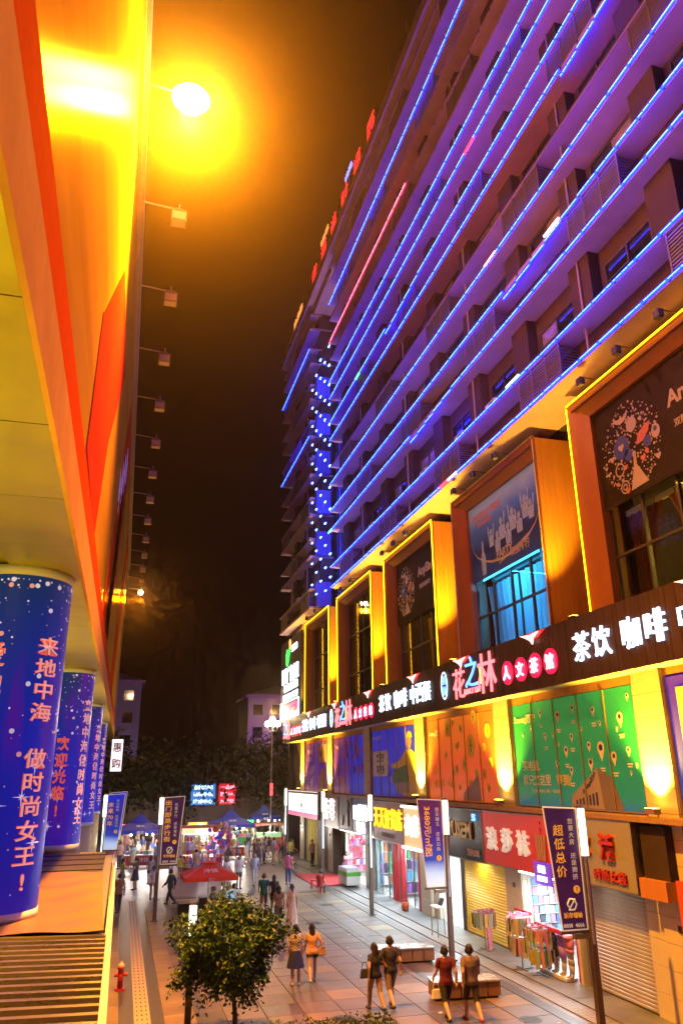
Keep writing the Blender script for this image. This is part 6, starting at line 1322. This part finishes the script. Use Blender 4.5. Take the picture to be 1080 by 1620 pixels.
def small_stall(label, x, y, c, txt, lc):
    t = thing('snack_stall', label, 'stall', (x, y, 0), 0, 'lit snack stalls at the street end'); MB().box(-.9, .9, -.5, .5, .1, .95).build('counter', cm(c), t); MB().box(-1.05, 1.05, -.7, .7, 2.15, 2.25).build('roof', cm(c), t)
    for sx in (-1, 1):
        for s2 in (-1, 1): MB().tube((.95*sx, .6*s2, 0), (.95*sx, .6*s2, 2.15), .025, n=5).build('post', M_steel, t)
    MB().box(-1, 1, -.72, -.7, 1.9, 2.3).build('sign_panel', glow('stall_sign_'+txt, lc, 3.2), t); letter('lettering', txt, (0, -.73, 2.1), .26, M_signw, t, ax=FACE_Y, d=.01); goods(t, 'x', -.3, -.85, .85, .96, 1.5, 8, 2, int(x*10), depth=.4)
    MB().tube((-.7, 0, 2.05), (.7, 0, 2.05), .03, n=6).build('strip_light', M_ceil, t); light('lamp', 'POINT', (0, -.2, 1.9), 260, (1, .9, .75), t, .12)
small_stall('snack stall with a red sign left of the balloon stall', 3.6, 63.0, (.5, .05, .05), '烤肠', (1, .05, .03)); small_stall('snack stall with an orange sign behind the balloon stall', 6.6, 68.5, (.5, .25, .05), '奶茶', (1, .35, .04)); small_stall('snack stall with a green sign beside the food cart', 10.2, 70.0, (.05, .3, .08), '凉粉', (.05, .7, .15)); small_stall('snack stall with a pink sign at the far left', -.2, 68.5, (.5, .1, .25), '饰品', (1, .1, .35))
t = thing('food_cart', 'food cart with a lit striped canopy near the building corner', 'food cart', (12.0, 66.5, 0)); MB().box(-1.1, 1.1, -.5, .5, .5, 1.1).build('body', cm((.45, .12, .06)), t); MB().box(-1.25, 1.25, -.7, .7, 2.0, 2.2).build('canopy', cm((.55, .2, .12)), t); letter('lettering', '长沙臭豆腐 烤鱿鱼', (0, -.71, 2.1), .15, M_pw, t, ax=FACE_Y, d=.006); MB().box(-1, 1, -.45, .45, 1.1, 1.45).build('glass_case', mat('lit_case', (.3, .5, .25), .3, em=(.4, .8, .4), es=.5), t)
for sx in (-1, 1):
    MB().tube((sx*.8, -.55, .3), (sx*.8, -.48, .3), .3, n=16).build('wheel', M_black, t); MB().tube((sx*1.1, -.45, 1.1), (sx*1.1, -.45, 2.0), .025, n=5).build('post', M_steel, t); MB().tube((sx*1.1, .45, 1.1), (sx*1.1, .45, 2.0), .025, n=5).build('post', M_steel, t)
light('lamp', 'POINT', (0, -.2, 1.85), 90, (1, .85, .6), t, .1)
def car(label, x, y, rz, m):
    t = thing('parked_car', label, 'car', (x, y, 0), rz, 'cars parked behind the stalls'); L = 2.25
    P1 = [(-L, .35), (-L, .75), (-1.9, .95), (-1.2, 1.0), (-.6, 1.48), (.8, 1.5), (1.6, 1.05), (2.15, .9), (L, .6), (L, .35)]; mb = MB(); n_ = len(P1)
    for yy, sc_ in ((-.88, 0), (-.8, .06), (.8, .06), (.88, 0)):
        for px, pz in P1: mb.v.append((px*(1-.02*(sc_ > 0)*0), yy*(.86 if pz > 1.2 else 1), pz+(.0 if sc_ == 0 else .03)))
    for r_ in range(3):
        for i in range(n_-1): q = r_*n_+i; mb.f.append((q, q+1, q+n_+1, q+n_))
    mb.f.append(tuple(range(n_))); mb.f.append(tuple(3*n_+i for i in reversed(range(n_)))); mb.build('body', m, t)
    for s_ in (-1, 1):
        for a, b, c, d in ((-.95, -.05, -.52, -.05), (.05, 1.25, .05, .75)): MB().prism([(a, s_*.895, 1.02), (b, s_*.895, 1.02), (d, s_*.78, 1.42), (c, s_*.78, 1.42)], (0, s_*.01, 0)).build('side_window', M_glassd, t)
        for px in (-1.4, 1.4):
            wh = MB().tube((px, s_*.78, .33), (px, s_*.93, .33), .33, n=18).build('wheel', M_black, t); MB().tube((px, s_*.93, .33), (px, s_*.94, .33), .2, n=12).build('rim', M_steel, wh)
        MB().box(2.16, 2.27, s_*.78-.12, s_*.78+.12, .62, .78).build('headlight', M_white, t); MB().box(-2.28, -2.2, s_*.75-.1, s_*.75+.1, .7, .9).build('tail_light', M_redp, t)
car('orange car parked behind the right blue tent', 10.2, 76.5, R(5), mat('orange_car_paint', (.6, .18, .02), .2, .3, coat=1, var=0)); car('dark car parked behind the left blue tent', 2.6, 78.0, R(175), mat('dark_car_paint', (.03, .03, .04), .2, .3, coat=1, var=0))

# ------------------------------------------------------------------ end of the street
t = thing('low_shop_row', 'low row of shuttered shops at the end of the street', 'building', (9, 96, 0)); MB().box(-16, 14, 0, 10, 0, 5.2).build('wall', mat('old_render', (.34, .27, .24), .8, var=.15), t); MB().box(-16.3, 14.3, -.5, 10.3, 5.2, 5.5).build('roof', M_dark, t)
for i in range(9): d = MB().box(-15.4+i*3.25, -12.7+i*3.25, -.06, 0, 0, 3.1).build('shop_door', mat('old_shutter', (.22, .17, .14), .5, var=.2), t); MB().box(-15.4+i*3.25, -12.7+i*3.25, -.1, -.02, 3.3, 4.5).build('sign_board', mat('old_sign_%d' % (i % 3), [(.3, .15, .12), (.2, .2, .28), (.35, .3, .22)][i % 3], .5), t)
def lbox(label, x0, x1, z0, z1, y, m, lines, tm):
    t = thing('light_board', label, 'sign'); MB().box(x0, x1, y, y+.2, z0, z1).build('panel', m, t); h = (z1-z0)/len(lines)
    for i, l in enumerate(lines): letter('lettering', l, ((x0+x1)/2, y-.02, z1-h*(i+.5)), h*.6, tm, t, ax=FACE_Y, wd=(x1-x0)*.8, d=.02, bold=.02)
lbox('dark blue lit shop board at the end of the street', 7.6, 10.3, 2.9, 5.1, 91, glow('board_blue', (.02, .16, .5), 1.2), ['创世纪', '数码手机', '维修中心'], M_signw); lbox('red lit shop board at the end of the street', 10.7, 12.6, 2.9, 5.1, 91, glow('board_red', (.7, .01, .03), 1.2), ['一品面', '面馆小吃', '水饺'], glow('board_pink', (1, .3, .4), 3))
lbox('white and red lit hanging board beside the last column', -.9, -.1, 6.3, 8.6, 62, glow('board_white', (.95, .85, .9), 1.6), ['惠', '购'], M_r)
def flats(label, x, y, wx, wy, h, m, nf, seed, ext=''):
    t = thing('apartment_block', label, 'building', (x, y, 0)); MB().box(0, wx, 0, wy, 0, h).build('wall', m, t); MB().box(-.4, wx+.4, -.4, wy+.4, h, h+.35).build('eaves', M_slab, t); MB().add([(-.3, -.3, h+.35), (wx+.3, -.3, h+.35), (wx+.3, wy+.3, h+.35), (-.3, wy+.3, h+.35), (wx*.5, wy*.3, h+1.9), (wx*.5, wy*.7, h+1.9)], [(0, 1, 4), (1, 2, 5, 4), (2, 3, 5), (3, 0, 4, 5)]).build('roof', mat('grey_roof', (.3, .27, .3), .7), t)
    for k in range(nf):
        for i in range(int(wx//2.6)):
            wd = MB().box(.7+i*2.6, 2.0+i*2.6, -.06, .0, h-2.4-k*3, h-1.0-k*3).build('window', M_glassd, t); MB().box(.6+i*2.6, 2.1+i*2.6, -.1, -.0, h-2.5-k*3, h-2.41-k*3).build('sill', M_slab, wd)
    return t
M_pale = mat('pale_flat_render', (.34, .30, .33), .8, var=.1, scale=.6)
flats('pale block of flats beyond the left building', -6.5, 110, 8.2, 9, 18.3, M_pale, 5, 1); flats('house gable washed in violet light behind the billboard', 16, 106, 9, 9, 16.2, M_pale, 2, 2)
f = thing('globe_lamp', 'cluster street lamp with glowing globes at the building corner', 'street lamp', (12.3, 67.2, 0)); MB().tube((0, 0, 0), (0, 0, 10.2), .07, .04, n=8).build('post', M_steel, f)
for k in range(5):
    a = 2*math.pi*k/5; MB().path([(0, 0, 9.6), (.35*math.cos(a), .35*math.sin(a), 9.5), (.5*math.cos(a), .5*math.sin(a), 9.9)], [.025]*3, 5).build('arm', M_steel, f); MB().ell((.5*math.cos(a), .5*math.sin(a), 10.15), .24, .24, .24, 12, 8).build('globe', glow('globe_light', (1, .82, .5), 14), f, True)
MB().ell((0, 0, 10.5), .26, .26, .26, 12, 8).build('globe', glow('globe_light', (1, .82, .5), 14), f, True); light('lamp', 'POINT', (0, 0, 11.0), 2600, (1, .7, .35), f, .3)
for k in range(2): MB().box(-.12, .12, -.14, -.08, 4.3+k*.5, 4.75+k*.5).build('red_lantern', glow('lantern_red', (1, .05, .05), 4), f)
# violet floodlight that washes the far houses
v = thing('ground_floodlight', 'violet floodlight on the ground before the far houses', 'floodlight', (19, 99.5, 5.6)); MB().box(-.2, .2, -.15, .15, 0, .3).build('housing', M_black, v); light('lamp', 'SPOT', (0, .3, .4), 2200, (.5, .1, 1), v, .2, (0, 6.5, 8), R(120), .6)
v = thing('ground_floodlight', 'violet floodlight on the ground before the pale flats', 'floodlight', (-1, 102, 5.6)); MB().box(-.2, .2, -.15, .15, 0, .3).build('housing', M_black, v); light('lamp', 'SPOT', (0, .3, .4), 700, (.6, .35, 1), v, .2, (0, 8, 6), R(120), .6)

# ------------------------------------------------------------------ night haze
hz = bpy.data.materials.new('night_haze'); hz.use_nodes = True; nt = hz.node_tree; nt.nodes.clear(); o_ = nt.nodes.new('ShaderNodeOutputMaterial'); pv = nt.nodes.new('ShaderNodeVolumePrincipled')
pv.inputs['Color'].default_value = (.95, .66, .42, 1); pv.inputs['Density'].default_value = HAZE; pv.inputs['Anisotropy'].default_value = .94; nt.links.new(pv.outputs[0], o_.inputs['Volume'])
if HAZE: struct(MB().box(-60, 60, -30, 150, -1.5, 52).build('haze', hz), 'stuff')
bpy.data.scenes.remove(SCR)
PRINTS = ('print_', 'printed_', 'map_pin', 'pin_dot', 'goods', 'stockings', 'packet_headers', 'tactile_slots', 'rib', 'light_tube', 'curtain_strip')
for o in bpy.data.objects:
    if o.parent and o.type == 'MESH' and o.name.startswith(PRINTS) and 'kind' not in o and len(o.data.polygons) > 24: o['kind'] = 'stuff'
